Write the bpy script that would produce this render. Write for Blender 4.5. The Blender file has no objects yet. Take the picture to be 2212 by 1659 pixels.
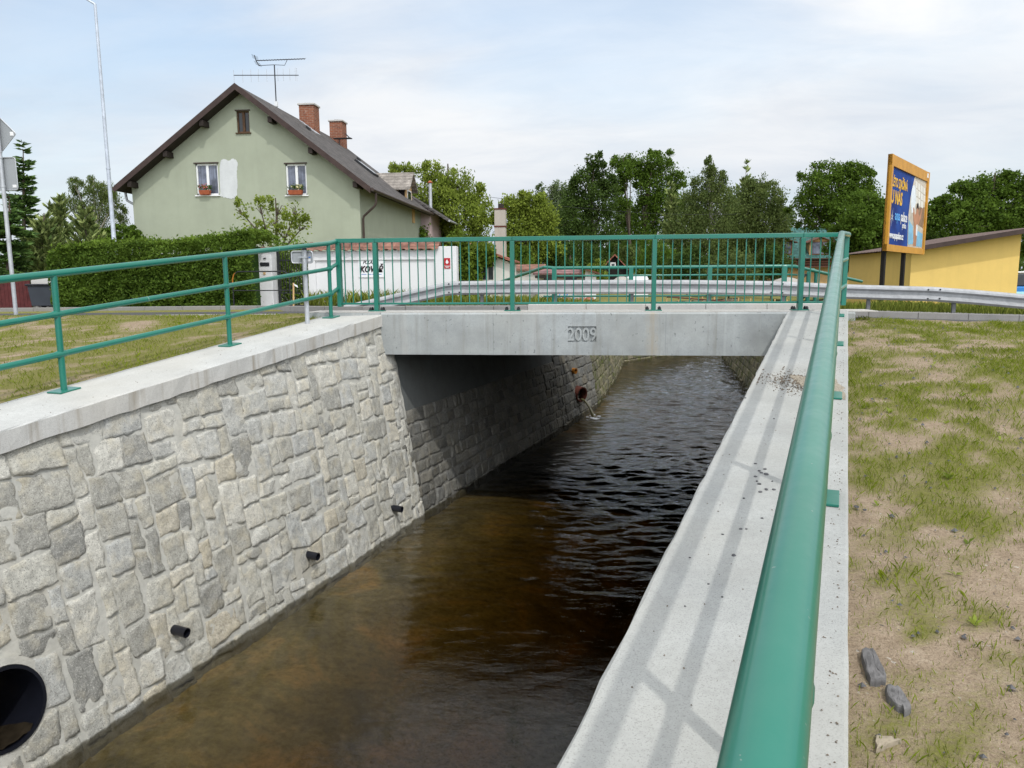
import bpy, math, random
import numpy as np
from mathutils import Matrix, Vector
random.seed(7); RNG = np.random.default_rng(7)
S = bpy.context.scene; COL = S.collection
sin, cos, pi = math.sin, math.cos, math.pi

# ------------------------------------------------------------------ camera
# world axes: x runs along the bridge railing, y across the road, z = 0 on the bridge kerb
BE = 0.10174; F, PITCH, ROLL = 1596., .1410, .00663
CAM = np.array([3.0708, -10.647, .457])
def _fr(v): return np.array([v[0]*cos(BE)-v[1]*sin(BE), v[0]*sin(BE)+v[1]*cos(BE), v[2]])
_fw = np.array([0, cos(PITCH), -sin(PITCH)]); _u0 = np.array([0, sin(PITCH), cos(PITCH)]); _r0 = np.array([1., 0, 0])
FW = _fr(_fw); RT = _fr(cos(ROLL)*_r0 - sin(ROLL)*_u0); UP = _fr(cos(ROLL)*_u0 + sin(ROLL)*_r0)
cam = bpy.data.cameras.new("camera"); camo = bpy.data.objects.new("camera", cam); COL.objects.link(camo)
cam.sensor_width = 36; cam.lens = 36*F/2212; cam.clip_start = .05; cam.clip_end = 3000
camo.matrix_world = Matrix(((RT[0], UP[0], -FW[0], CAM[0]), (RT[1], UP[1], -FW[1], CAM[1]), (RT[2], UP[2], -FW[2], CAM[2]), (0, 0, 0, 1)))
S.camera = camo

# ------------------------------------------------------------------ light
SUN_EL = math.radians(54); SUN_AZ = np.array([.51, -.86]); SUN_AZ /= np.linalg.norm(SUN_AZ)
sd = Vector((SUN_AZ[0]*cos(SUN_EL), SUN_AZ[1]*cos(SUN_EL), sin(SUN_EL)))
sl = bpy.data.lights.new("sun", 'SUN'); sl.energy = 2.0; sl.angle = math.radians(1.1); sl.color = (1, .97, .91)
so = bpy.data.objects.new("sun", sl); COL.objects.link(so)
so.rotation_mode = 'QUATERNION'; so.rotation_quaternion = sd.to_track_quat('Z', 'Y'); so.location = (5, -20, 30)
W = bpy.data.worlds.new("World"); S.world = W; W.use_nodes = True
def world():
    nt = W.node_tree; N = nt.nodes; L = nt.links
    for n in list(N): N.remove(n)
    def nd(t, **k):
        n = N.new(t)
        for a, b in k.items(): setattr(n, a, b)
        return n
    out = nd('ShaderNodeOutputWorld')
    sky = nd('ShaderNodeTexSky', sky_type='NISHITA', sun_disc=False)
    sky.sun_elevation = SUN_EL; sky.sun_rotation = math.atan2(SUN_AZ[0], SUN_AZ[1]); sky.air_density = 1.1; sky.dust_density = 1.5
    tc = nd('ShaderNodeTexCoord'); sep = nd('ShaderNodeSeparateXYZ'); L.new(tc.outputs['Generated'], sep.inputs[0])
    zc = nd('ShaderNodeMath', operation='MAXIMUM'); L.new(sep.outputs[2], zc.inputs[0]); zc.inputs[1].default_value = 0.
    za = nd('ShaderNodeMath', operation='ADD'); L.new(zc.outputs[0], za.inputs[0]); za.inputs[1].default_value = .16
    dx = nd('ShaderNodeMath', operation='DIVIDE'); L.new(sep.outputs[0], dx.inputs[0]); L.new(za.outputs[0], dx.inputs[1])
    dy = nd('ShaderNodeMath', operation='DIVIDE'); L.new(sep.outputs[1], dy.inputs[0]); L.new(za.outputs[0], dy.inputs[1])
    cb = nd('ShaderNodeCombineXYZ'); L.new(dx.outputs[0], cb.inputs[0]); L.new(dy.outputs[0], cb.inputs[1])
    n1 = nd('ShaderNodeTexNoise'); n1.inputs['Scale'].default_value = .85; n1.inputs['Detail'].default_value = 7; n1.inputs['Roughness'].default_value = .52; n1.inputs['Distortion'].default_value = .35
    mp = nd('ShaderNodeMapping'); mp.inputs['Location'].default_value = (3.1, 1.7, 0); mp.inputs['Scale'].default_value = (.75, 1.25, 1)
    L.new(cb.outputs[0], mp.inputs[0]); L.new(mp.outputs[0], n1.inputs[0])
    n2 = nd('ShaderNodeTexNoise'); n2.inputs['Scale'].default_value = .42; n2.inputs['Detail'].default_value = 4; n2.inputs['Roughness'].default_value = .45
    mp2 = nd('ShaderNodeMapping'); mp2.inputs['Location'].default_value = (8.3, 4.1, 2); mp2.inputs['Scale'].default_value = (.75, 1.25, 1)
    L.new(cb.outputs[0], mp2.inputs[0]); L.new(mp2.outputs[0], n2.inputs[0])
    # cloud brightness
    r1 = nd('ShaderNodeValToRGB'); L.new(n2.outputs[0], r1.inputs[0])
    e = r1.color_ramp.elements; e[0].position = .36; e[0].color = (.70, .775, .89, 1); e[1].position = .56; e[1].color = (1.12, 1.125, 1.135, 1)
    n3 = nd('ShaderNodeTexNoise'); n3.inputs['Scale'].default_value = 2.3; n3.inputs['Detail'].default_value = 9; n3.inputs['Roughness'].default_value = .62; n3.inputs['Distortion'].default_value = .4; L.new(mp2.outputs[0], n3.inputs[0])
    r3 = nd('ShaderNodeValToRGB'); L.new(n3.outputs[0], r3.inputs[0]); e3 = r3.color_ramp.elements; e3[0].position = .33; e3[0].color = (.88, .905, .94, 1); e3[1].position = .62; e3[1].color = (1.06, 1.055, 1.04, 1)
    m3 = nd('ShaderNodeMix', data_type='RGBA', blend_type='MULTIPLY'); m3.inputs[0].default_value = 1; L.new(r1.outputs[0], m3.inputs[6]); L.new(r3.outputs[0], m3.inputs[7])
    # cover
    r2 = nd('ShaderNodeValToRGB'); L.new(n1.outputs[0], r2.inputs[0])
    e = r2.color_ramp.elements; e[0].position = .30; e[0].color = (.72, .72, .72, 1); e[1].position = .46; e[1].color = (1, 1, 1, 1)
    cov = r2.outputs[0]
    for px, py, c0, c1, amt in ((40, 60, .962, 1.0, .62), (1380, 40, .968, 1.0, .4), (2100, 470, .965, .998, .35)):
        d0 = Vector(FW*F + RT*(px-1106) - UP*(py-829.5)).normalized(); dn = nd('ShaderNodeVectorMath', operation='DOT_PRODUCT'); L.new(tc.outputs['Generated'], dn.inputs[0]); dn.inputs[1].default_value = d0
        wob = nd('ShaderNodeMath', operation='MULTIPLY_ADD'); L.new(n1.outputs[0], wob.inputs[0]); wob.inputs[1].default_value = -.10; L.new(dn.outputs['Value'], wob.inputs[2])
        gp_ = nd('ShaderNodeMapRange', interpolation_type='SMOOTHSTEP'); L.new(wob.outputs[0], gp_.inputs[0]); gp_.inputs[1].default_value = c0-.05; gp_.inputs[2].default_value = c1-.04; gp_.inputs[3].default_value = 1; gp_.inputs[4].default_value = 1-amt
        ml_ = nd('ShaderNodeMath', operation='MULTIPLY'); L.new(cov, ml_.inputs[0]); L.new(gp_.outputs[0], ml_.inputs[1]); cov = ml_.outputs[0]
    sk = nd('ShaderNodeMix', data_type='RGBA', blend_type='MULTIPLY'); sk.inputs[0].default_value = 1
    L.new(sky.outputs[0], sk.inputs[6]); sk.inputs[7].default_value = (.25, .25, .235, 1)
    mx = nd('ShaderNodeMix', data_type='RGBA'); L.new(cov, mx.inputs[0]); L.new(sk.outputs[2], mx.inputs[6]); L.new(m3.outputs[2], mx.inputs[7])
    # a paler bluish band of thin high cloud low over the horizon
    hz = nd('ShaderNodeValToRGB'); L.new(sep.outputs[2], hz.inputs[0])
    e = hz.color_ramp.elements; e[0].position = .0; e[0].color = (.75, .75, .75, 1); e[1].position = .30; e[1].color = (0, 0, 0, 1)
    m2 = nd('ShaderNodeMix', data_type='RGBA'); L.new(hz.outputs[0], m2.inputs[0]); L.new(mx.outputs[2], m2.inputs[6]); m2.inputs[7].default_value = (.66, .74, .85, 1)
    # added fill glow in the unseen sky behind the camera, lifting camera-facing walls
    gd = Vector((.40*cos(.7), -.92*cos(.7), sin(.7))).normalized(); dt = nd('ShaderNodeVectorMath', operation='DOT_PRODUCT'); L.new(tc.outputs['Generated'], dt.inputs[0]); dt.inputs[1].default_value = gd
    mxd = nd('ShaderNodeMath', operation='MAXIMUM'); L.new(dt.outputs['Value'], mxd.inputs[0]); mxd.inputs[1].default_value = 0
    pw = nd('ShaderNodeMath', operation='POWER'); L.new(mxd.outputs[0], pw.inputs[0]); pw.inputs[1].default_value = 4
    sc = nd('ShaderNodeMix', data_type='RGBA', blend_type='ADD'); L.new(pw.outputs[0], sc.inputs[0]); L.new(m2.outputs[2], sc.inputs[6]); sc.inputs[7].default_value = (2.0, 2.06, 2.16, 1)
    sc.clamp_result = False
    bg = nd('ShaderNodeBackground'); L.new(sc.outputs[2], bg.inputs[0]); bg.inputs[1].default_value = 1.0
    L.new(bg.outputs[0], out.inputs[0])
world()
S.view_settings.view_transform = 'Standard'; S.view_settings.look = 'None'; S.view_settings.gamma = 1; S.view_settings.exposure = -.16
S.render.engine = 'CYCLES'
S.cycles.max_bounces = 8; S.cycles.transparent_max_bounces = 10; S.cycles.caustics_reflective = False; S.cycles.caustics_refractive = False
S.cycles.use_denoising = True

# ------------------------------------------------------------------ helpers: places
def RAY(px, py): return FW*F + RT*(px-1106) - UP*(py-829.5)
def AT(px, py, y):
    d = RAY(px, py); return CAM + d*((y-CAM[1])/d[1])
def ONZ(px, py, z):
    d = RAY(px, py); return CAM + d*((z-CAM[2])/d[2])
def AX(px, py, x):
    d = RAY(px, py); return CAM + d*((x-CAM[0])/d[0])
def MPP(y): return (y-CAM[1])/F            # metres per reference pixel at that distance

# ------------------------------------------------------------------ helpers: objects
def thing(name, label, cat, loc=(0, 0, 0), group=None, kind=None):
    o = bpy.data.objects.new(name, None); COL.objects.link(o); o.location = [float(c) for c in loc]; o.empty_display_size = .2
    o['label'] = label; o['category'] = cat
    if group: o['group'] = group
    if kind: o['kind'] = kind
    return o
def tag(o, label=None, cat=None, group=None, kind=None):
    if label: o['label'] = label
    if cat: o['category'] = cat
    if group: o['group'] = group
    if kind: o['kind'] = kind
    return o
def link(name, me, mat, parent=None):
    o = bpy.data.objects.new(name, me); COL.objects.link(o)
    if mat:
        for m in (mat if isinstance(mat, (list, tuple)) else [mat]): me.materials.append(m)
    if parent is not None:
        o.parent = parent
        if parent.type == 'EMPTY': o.matrix_parent_inverse = Matrix.Translation(-parent.location)
    return o

class MB:
    def __init__(s): s.v = []; s.f = []
    def add(s, vs, fs):
        b = len(s.v); s.v.extend([tuple(map(float, p)) for p in vs]); s.f.extend([tuple(i+b for i in f) for f in fs]); return s
    def box(s, x0, x1, y0, y1, z0, z1):
        return s.add([(x0,y0,z0),(x1,y0,z0),(x1,y1,z0),(x0,y1,z0),(x0,y0,z1),(x1,y0,z1),(x1,y1,z1),(x0,y1,z1)],
                     [(0,3,2,1),(4,5,6,7),(0,1,5,4),(1,2,6,5),(2,3,7,6),(3,0,4,7)])
    def obox(s, c, ax, ay, az):           # centre and three half-axis vectors
        c, ax, ay, az = map(np.asarray, (c, ax, ay, az))
        P = [c+i*ax+j*ay+k*az for k in (-1, 1) for (i, j) in ((-1,-1),(1,-1),(1,1),(-1,1))]
        return s.add(P, [(0,3,2,1),(4,5,6,7),(0,1,5,4),(1,2,6,5),(2,3,7,6),(3,0,4,7)])
    def bar(s, a, b, w, h=None):           # rectangular bar from a to b
        h = h or w; a = np.asarray(a, float); b = np.asarray(b, float); d = b-a; L = np.linalg.norm(d); d = d/L
        r = np.cross(d, (0, 0, 1)); 
        if np.linalg.norm(r) < 1e-4: r = np.array([1., 0, 0])
        r /= np.linalg.norm(r); u = np.cross(r, d)
        return s.obox((a+b)/2, r*w/2, d*L/2, u*h/2)
    def tube(s, pts, r, n=10, caps=True):
        P = [np.asarray(p, float) for p in pts]; m = len(P); R = r if isinstance(r, (list, tuple)) else [r]*m
        vs = []; ref = None
        for i in range(m):
            t = P[min(i+1, m-1)]-P[max(i-1, 0)]; t = t/(np.linalg.norm(t)+1e-12)
            if ref is None: ref = np.array([0, 0, 1.]) if abs(t[2]) < .9 else np.array([1., 0, 0])
            a = np.cross(t, ref); a /= np.linalg.norm(a)+1e-12; b = np.cross(a, t); ref = b
            for k in range(n): vs.append(P[i]+R[i]*(a*cos(2*pi*k/n)+b*sin(2*pi*k/n)))
        fs = [(i*n+k, i*n+(k+1) % n, (i+1)*n+(k+1) % n, (i+1)*n+k) for i in range(m-1) for k in range(n)]
        if caps: fs += [tuple(range(n)), tuple(range((m-1)*n, m*n))[::-1]]
        return s.add(vs, fs)
    def lathe(s, c, prof, n=20, axis=(0, 0, 1)):
        c = np.asarray(c, float); w = np.asarray(axis, float); w /= np.linalg.norm(w)
        a = np.cross(w, (0, 0, 1) if abs(w[2]) < .9 else (1, 0, 0)); a /= np.linalg.norm(a); b = np.cross(w, a); m = len(prof)
        vs = [c + w*z + r*(a*cos(2*pi*k/n)+b*sin(2*pi*k/n)) for (r, z) in prof for k in range(n)]
        return s.add(vs, [(i*n+k, i*n+(k+1) % n, (i+1)*n+(k+1) % n, (i+1)*n+k) for i in range(m-1) for k in range(n)])
    def prism(s, poly, d):                # planar polygon pushed along d
        P = [np.asarray(p, float) for p in poly]; n = len(P); d = np.asarray(d, float)
        return s.add(P+[p+d for p in P], [tuple(range(n))[::-1], tuple(range(n, 2*n))]+[(i, (i+1) % n, n+(i+1) % n, n+i) for i in range(n)])
    def quad(s, *p): return s.add(p, [tuple(range(len(p)))])
    def sweep(s, prof, path, closed=True, caps=True):   # profile (offset to the right of the path, height), path of 3d points
        P = [np.asarray(p, float) for p in path]; m = len(P); n = len(prof); vs = []
        for i in range(m):
            t = P[min(i+1, m-1)]-P[max(i-1, 0)]; t[2] = 0; t /= np.linalg.norm(t); r = np.array([t[1], -t[0], 0])
            vs += [P[i]+r*o+np.array([0, 0, z]) for (o, z) in prof]
        k = n if closed else n-1
        fs = [(i*n+j, i*n+(j+1) % n, (i+1)*n+(j+1) % n, (i+1)*n+j) for i in range(m-1) for j in range(k)]
        if closed and caps: fs += [tuple(range(n)), tuple(range((m-1)*n, m*n))[::-1]]
        return s.add(vs, fs)
    def build(s, name, mat, parent=None, smooth=False, bevel=0):
        me = bpy.data.meshes.new(name); me.from_pydata(s.v, [], s.f); me.validate()
        import bmesh
        bm = bmesh.new(); bm.from_mesh(me); bmesh.ops.recalc_face_normals(bm, faces=bm.faces); bm.to_mesh(me); bm.free()
        if smooth:
            me.shade_smooth()
            try: me.set_sharp_from_angle(angle=math.radians(40))
            except Exception: pass
        o = link(name, me, mat, parent)
        if bevel:
            b = o.modifiers.new('bevel', 'BEVEL'); b.width = bevel; b.segments = 2; b.limit_method = 'ANGLE'; b.angle_limit = .6
        return o

def arrmesh(name, V, Q, mat, parent=None, tint=None, attr='tint', smooth=False):
    V = np.asarray(V, np.float32); Q = np.asarray(Q, np.int32); k = Q.shape[1]
    me = bpy.data.meshes.new(name); me.vertices.add(len(V)); me.vertices.foreach_set('co', V.ravel())
    me.loops.add(Q.size); me.loops.foreach_set('vertex_index', Q.ravel())
    me.polygons.add(len(Q)); me.polygons.foreach_set('loop_start', np.arange(0, Q.size, k, dtype=np.int32))
    try: me.polygons.foreach_set('loop_total', np.full(len(Q), k, np.int32))
    except Exception: pass
    me.update(calc_edges=True)
    if tint is not None:
        a = me.attributes.new(attr, 'FLOAT', 'POINT'); a.data.foreach_set('value', np.asarray(tint, np.float32))
    if smooth: me.shade_smooth()
    return link(name, me, mat, parent)

def text(name, body, size, mat, parent, origin, xdir, ydir, depth=.004, off=0., shear=0., align='LEFT', sx=1.):
    cu = bpy.data.curves.new(name, 'FONT'); cu.body = body; cu.size = size; cu.extrude = depth; cu.offset = off; cu.shear = shear; cu.align_x = align; cu.resolution_u = 3
    t = bpy.data.objects.new(name, cu); COL.objects.link(t)
    me = bpy.data.meshes.new_from_object(t.evaluated_get(bpy.context.evaluated_depsgraph_get())); bpy.data.objects.remove(t); bpy.data.curves.remove(cu)
    x = Vector(xdir).normalized(); y = Vector(ydir).normalized(); z = x.cross(y)
    M = Matrix(((x[0]*sx, y[0], z[0], origin[0]), (x[1]*sx, y[1], z[1], origin[1]), (x[2]*sx, y[2], z[2], origin[2]), (0, 0, 0, 1)))
    me.transform(M); me.materials.clear(); me.name = name
    return link(name, me, mat, parent)

def fbm(x, y, seed=0, octs=4, sc=1.):
    r = np.random.default_rng(seed); T = r.random((64, 64)); out = 0*x; a = 1.; tot = 0
    for o in range(octs):
        X = x*sc+17.3*o; Y = y*sc+9.1*o; i = np.floor(X).astype(int); j = np.floor(Y).astype(int); fx = X-i; fy = Y-j
        fx = fx*fx*(3-2*fx); fy = fy*fy*(3-2*fy); g = lambda p, q: T[p % 64, q % 64]
        out = out+a*((g(i, j)*(1-fx)+g(i+1, j)*fx)*(1-fy)+(g(i, j+1)*(1-fx)+g(i+1, j+1)*fx)*fy); tot += a; a *= .5; sc *= 2
    return out/tot

# ------------------------------------------------------------------ helpers: materials
class NT:
    def __init__(s, name):
        s.m = bpy.data.materials.new(name); s.m.use_nodes = True; s.t = s.m.node_tree; s.p = s.t.nodes['Principled BSDF']; s.out = s.t.nodes['Material Output']
        s.obj = s.n('ShaderNodeTexCoord').outputs['Object']
    def n(s, t, **k):
        x = s.t.nodes.new(t)
        for a, b in k.items(): setattr(x, a, b)
        return x
    def l(s, a, b): s.t.links.new(a, b)
    def noise(s, scale, detail=4, rough=.55, vec=None, sc=None, dist=0):
        n = s.n('ShaderNodeTexNoise'); n.inputs['Scale'].default_value = scale; n.inputs['Detail'].default_value = detail; n.inputs['Roughness'].default_value = rough; n.inputs['Distortion'].default_value = dist
        v = vec or s.obj
        if sc:
            mp = s.n('ShaderNodeMapping'); mp.inputs['Scale'].default_value = sc; s.l(v, mp.inputs[0]); v = mp.outputs[0]
        s.l(v, n.inputs['Vector']); return n.outputs[0]
    def ramp(s, fac, *stops):
        r = s.n('ShaderNodeValToRGB'); s.l(fac, r.inputs[0]); e = r.color_ramp.elements
        while len(e) < len(stops): e.new(.5)
        for k, (p, c) in enumerate(stops):
            e[k].position = p; e[k].color = (*c, 1) if isinstance(c, (tuple, list)) else (c, c, c, 1)
        return r.outputs[0]
    def mix(s, fac, a, b, blend='MIX'):
        m = s.n('ShaderNodeMix', data_type='RGBA', blend_type=blend)
        for sk, v in ((0, fac), (6, a), (7, b)):
            if hasattr(v, 'is_output'): s.l(v, m.inputs[sk])
            elif sk == 0: m.inputs[0].default_value = v
            else: m.inputs[sk].default_value = (*v, 1)
        return m.outputs[2]
    def math(s, op, a, b=None):
        m = s.n('ShaderNodeMath', operation=op)
        for k, v in enumerate((a, b)):
            if v is None: continue
            if hasattr(v, 'is_output'): s.l(v, m.inputs[k])
            else: m.inputs[k].default_value = v
        return m.outputs[0]
    def attr(s, name): return s.n('ShaderNodeAttribute', attribute_name=name).outputs['Fac']
    def bump(s, h, strength=.3, dist=.02):
        b = s.n('ShaderNodeBump'); b.inputs['Strength'].default_value = strength; b.inputs['Distance'].default_value = dist; s.l(h, b.inputs['Height']); s.l(b.outputs[0], s.p.inputs['Normal'])
    def fin(s, color, rough=.8, metal=0, spec=.3):
        if hasattr(color, 'is_output'): s.l(color, s.p.inputs['Base Color'])
        else: s.p.inputs['Base Color'].default_value = (*color, 1)
        if hasattr(rough, 'is_output'): s.l(rough, s.p.inputs['Roughness'])
        else: s.p.inputs['Roughness'].default_value = rough
        s.p.inputs['Metallic'].default_value = metal; s.p.inputs['Specular IOR Level'].default_value = spec
        return s.m

def plain(name, c, rough=.6, var=.18, scale=3., metal=0, bump=0, bscale=60, spec=.3):
    t = NT(name); n = t.noise(scale, 5, .6)
    a = tuple(max(0, x*(1-var)) for x in c); b = tuple(x*(1+var) for x in c)
    col = t.ramp(n, (.3, a), (.7, b))
    if bump: t.bump(t.noise(bscale, 3, .6), bump, .01)
    return t.fin(col, rough, metal, spec)

def concrete(name, c, streak=0., mott=.2, rough=.9):
    t = NT(name)
    col = t.ramp(t.noise(2.2, 6, .65), (.28, tuple(x*(1-mott) for x in c)), (.72, tuple(x*(1+mott*.6) for x in c)))
    sp = t.noise(170, 2, .5); col = t.mix(t.ramp(sp, (.36, .5), (.44, 0)), col, tuple(x*.45 for x in c))
    fine = t.noise(42, 4, .7); col = t.mix(t.ramp(fine, (.25, .55), (.55, 0)), col, tuple(x*.72 for x in c))
    if streak:
        st = t.noise(1., 5, .6, sc=(9, 9, .55)); col = t.mix(t.ramp(st, (.54, 0), (.72, streak)), col, (c[0]*.52, c[1]*.46, c[2]*.38))
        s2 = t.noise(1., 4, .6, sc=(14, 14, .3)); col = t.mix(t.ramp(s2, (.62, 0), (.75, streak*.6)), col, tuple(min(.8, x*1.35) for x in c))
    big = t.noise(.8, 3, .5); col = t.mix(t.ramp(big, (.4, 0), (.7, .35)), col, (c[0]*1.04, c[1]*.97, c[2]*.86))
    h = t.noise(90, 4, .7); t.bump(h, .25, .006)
    return t.fin(col, rough, 0, .25)

M = {}
M['coping'] = concrete('pale_concrete', (.50, .505, .49), 0, .16)
M['coping_r'] = concrete('grey_coping_concrete', (.395, .405, .395), 0, .18)
M['coping_side'] = concrete('stained_concrete', (.56, .555, .53), .8, .14)
def beam_mat():
    m = concrete('grey_concrete', (.36, .385, .39), .6, .28); t = NT.__new__(NT); t.m = m; t.t = m.node_tree; t.p = t.t.nodes['Principled BSDF']; t.obj = t.n('ShaderNodeTexCoord').outputs['Object']
    col = t.p.inputs['Base Color'].links[0].from_socket; sp = t.n('ShaderNodeSeparateXYZ'); t.l(t.obj, sp.inputs[0]); X, Z = sp.outputs[0], sp.outputs[2]
    for x0, w, c, k in ((3.97, .10, (.36, .31, .23), .75), (1.74, .008, (.2, .21, .21), .7), (4.16, .007, (.2, .21, .21), .7), (-.3, .05, (.5, .5, .48), .4), (.45, .06, (.5, .5, .48), .35), (2.3, .2, (.46, .46, .44), .35)):
        d = t.math('ABSOLUTE', t.math('SUBTRACT', t.math('ADD', X, t.math('MULTIPLY', t.math('SUBTRACT', t.noise(7, 3, .6), .5), w*1.6)), x0)); f = t.math('MULTIPLY', t.ramp(d, (0, 1), (w, 0)), k); f = t.math('MULTIPLY', f, t.ramp(t.noise(1., 4, .6, sc=(30, 30, 1.2)), (.35, .3), (.6, 1))); col = t.mix(f, col, c)
    pits = t.noise(26, 2, .4, sc=(1, 1, .8)); col = t.mix(t.ramp(pits, (.26, .8), (.31, 0)), col, (.17, .18, .18)); t.l(col, t.p.inputs['Base Color']); return m
M['beam'] = beam_mat()
M['deckedge'] = concrete('deck_concrete', (.5, .49, .47), .2, .15)
M['kerb'] = concrete('kerb_concrete', (.27, .265, .255), .15, .2)
M['abut'] = concrete('abutment_concrete', (.135, .145, .145), .4, .25)  # darkened so part of the shade under the bridge sits in the colour
M['under'] = concrete('shade_darkened_concrete', (.045, .045, .045), .3, .25)  # near-black, carries the shade under the deck in its colour

def wet(t, col):
    sp = t.n('ShaderNodeSeparateXYZ'); t.l(t.obj, sp.inputs[0]); h = t.math('ADD', sp.outputs[2], t.math('MULTIPLY', t.noise(5, 4, .6), .07))
    return t.mix(t.ramp(t.math('ADD', h, 4.), (.975, .8), (1.015, 0)), col, (.075, .068, .038))
def stone_mat(name='granite', dim=1.):
    t = NT(name); a = t.attr('tint')
    base = t.ramp(a, (0., (.32, .318, .295)), (.22, (.42, .41, .365)), (.48, (.555, .54, .475)), (.64, (.47, .475, .455)), (.88, (.64, .62, .55)), (1., (.50, .455, .36)))
    n = t.noise(24, 6, .72); col = t.mix(.95, base, t.ramp(n, (.3, .62), (.72, 1.2)), 'MULTIPLY')
    sp = t.noise(110, 3, .6); col = t.mix(t.ramp(sp, (.34, .75), (.46, 0)), col, (.14, .135, .12))
    sp2 = t.noise(90, 3, .6); col = t.mix(t.ramp(sp2, (.56, 0), (.7, .6)), col, (.74, .72, .65))
    pt = t.noise(6, 4, .6); col = t.mix(t.ramp(pt, (.48, 0), (.72, .5)), col, (.50, .44, .31)); col = t.mix(1., col, (dim, dim, dim), 'MULTIPLY'); col = wet(t, col)
    h = t.math('ADD', t.noise(36, 7, .78), t.noise(12, 4, .6)); t.bump(h, .6, .028); return t.fin(col, .92, 0, .2)
M['stone'] = stone_mat(); M['stone_dim'] = stone_mat('greyer_shaded_granite', .38)  # second stone: greyer, and dimmed to put under-bridge shade into its colour
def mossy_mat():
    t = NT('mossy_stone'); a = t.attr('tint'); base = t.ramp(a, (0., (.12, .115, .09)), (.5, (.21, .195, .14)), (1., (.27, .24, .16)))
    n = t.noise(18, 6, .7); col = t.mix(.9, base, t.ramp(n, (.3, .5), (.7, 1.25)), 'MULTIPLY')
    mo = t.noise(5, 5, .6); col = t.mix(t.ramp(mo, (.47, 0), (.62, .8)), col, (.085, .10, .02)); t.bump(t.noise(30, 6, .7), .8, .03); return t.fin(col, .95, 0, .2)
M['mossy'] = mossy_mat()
def mortar_mat():
    t = NT('mortar'); n = t.noise(14, 6, .7); col = t.ramp(n, (.3, (.40, .395, .36)), (.7, (.54, .53, .48)))
    w = t.noise(1.5, 4, .6); col = t.mix(t.ramp(w, (.5, 0), (.75, .5)), col, (.38, .34, .26)); col = wet(t, col); t.bump(t.noise(70, 5, .7), .6, .012); return t.fin(col, .95, 0, .2)
M['mortar'] = mortar_mat()
M['dark_joint'] = plain('grey_joint', (.18, .175, .16), .95, .25, 9, bump=.5)
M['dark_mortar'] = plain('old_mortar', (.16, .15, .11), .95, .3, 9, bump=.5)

def paint_mat():
    t = NT('green_paint'); n = t.noise(1.3, 3, .5); col = t.ramp(n, (.3, (.003, .138, .096)), (.7, (.005, .168, .120)))
    d = t.noise(35, 4, .7); col = t.mix(t.ramp(d, (.66, 0), (.8, .3)), col, (.06, .2, .16))
    du = t.noise(2.4, 6, .7); col = t.mix(t.ramp(du, (.46, 0), (.78, .10)), col, (.16, .26, .22)); ch = t.noise(55, 2, .5); col = t.mix(t.ramp(ch, (.755, 0), (.77, .5)), col, (.30, .33, .30))
    t.p.inputs['Coat Weight'].default_value = .55; t.p.inputs['Coat Roughness'].default_value = .16
    t.bump(t.noise(9, 3, .5), .05, .01)
    return t.fin(col, t.ramp(t.noise(6, 5, .7), (.3, .30), (.7, .5)), 0, .35)
M['green'] = paint_mat()
M['scuff'] = plain('scuffed_paint', (.20, .34, .28), .7, .3, 30)
def galv_mat(name, c, metal=.55):
    t = NT(name); n = t.noise(5, 6, .7); col = t.ramp(n, (.3, tuple(x*.75 for x in c)), (.7, tuple(min(1, x*1.15) for x in c)))
    st = t.noise(1., 4, .6, sc=(12, 12, 1.)); col = t.mix(t.ramp(st, (.55, 0), (.75, .4)), col, tuple(x*.6 for x in c))
    return t.fin(col, .5, metal, .4)
M['galv'] = galv_mat('galvanised_steel', (.50, .52, .55), .45)
M['guard'] = galv_mat('weathered_zinc', (.40, .41, .42), .25)
M['dark_zinc'] = galv_mat('dull_zinc', (.13, .135, .14), .1)
M['lamp'] = galv_mat('lamp_zinc', (.52, .57, .65), .3)
M['signback'] = plain('sign_back_grey', (.30, .32, .34), .55, .06, 2)
M['black'] = plain('black_plastic', (.008, .009, .014), .28, .2, 4, spec=.5)
M['darkmetal'] = plain('dark_iron', (.02, .022, .025), .5, .3, 8)
M['white_sticker'] = plain('white_sticker', (.75, .76, .78), .5, .05)
M['blue_sticker'] = plain('blue_sticker', (.08, .2, .5), .5, .05)

def render_mat(name, c, sc=1.2):
    t = NT(name); n = t.noise(sc, 5, .6); col = t.ramp(n, (.3, tuple(x*.93 for x in c)), (.7, tuple(x*1.05 for x in c)))
    f = t.noise(45, 3, .7); col = t.mix(t.ramp(f, (.3, .25), (.55, 0)), col, tuple(x*.75 for x in c))
    st = t.noise(1., 5, .65, sc=(3.5, 3.5, .22)); col = t.mix(t.ramp(st, (.5, 0), (.78, .32)), col, tuple(x*.8 for x in c))
    t.bump(t.noise(55, 3, .7), .5, .012); return t.fin(col, .93, 0, .15)
M['house_green'] = render_mat('sage_render', (.355, .385, .30))
M['house_pink'] = render_mat('pink_render', (.52, .40, .40))
M['patch'] = render_mat('white_patch', (.60, .62, .63), 4)
M['white_wall'] = render_mat('white_render', (.70, .70, .71), .7)
M['yellow_wall'] = render_mat('yellow_render', (.74, .53, .175), .9)
M['old_white'] = render_mat('old_white_render', (.6, .59, .56), 2)
M['chim_old'] = render_mat('old_chimney_render', (.42, .39, .34), 3)
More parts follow.
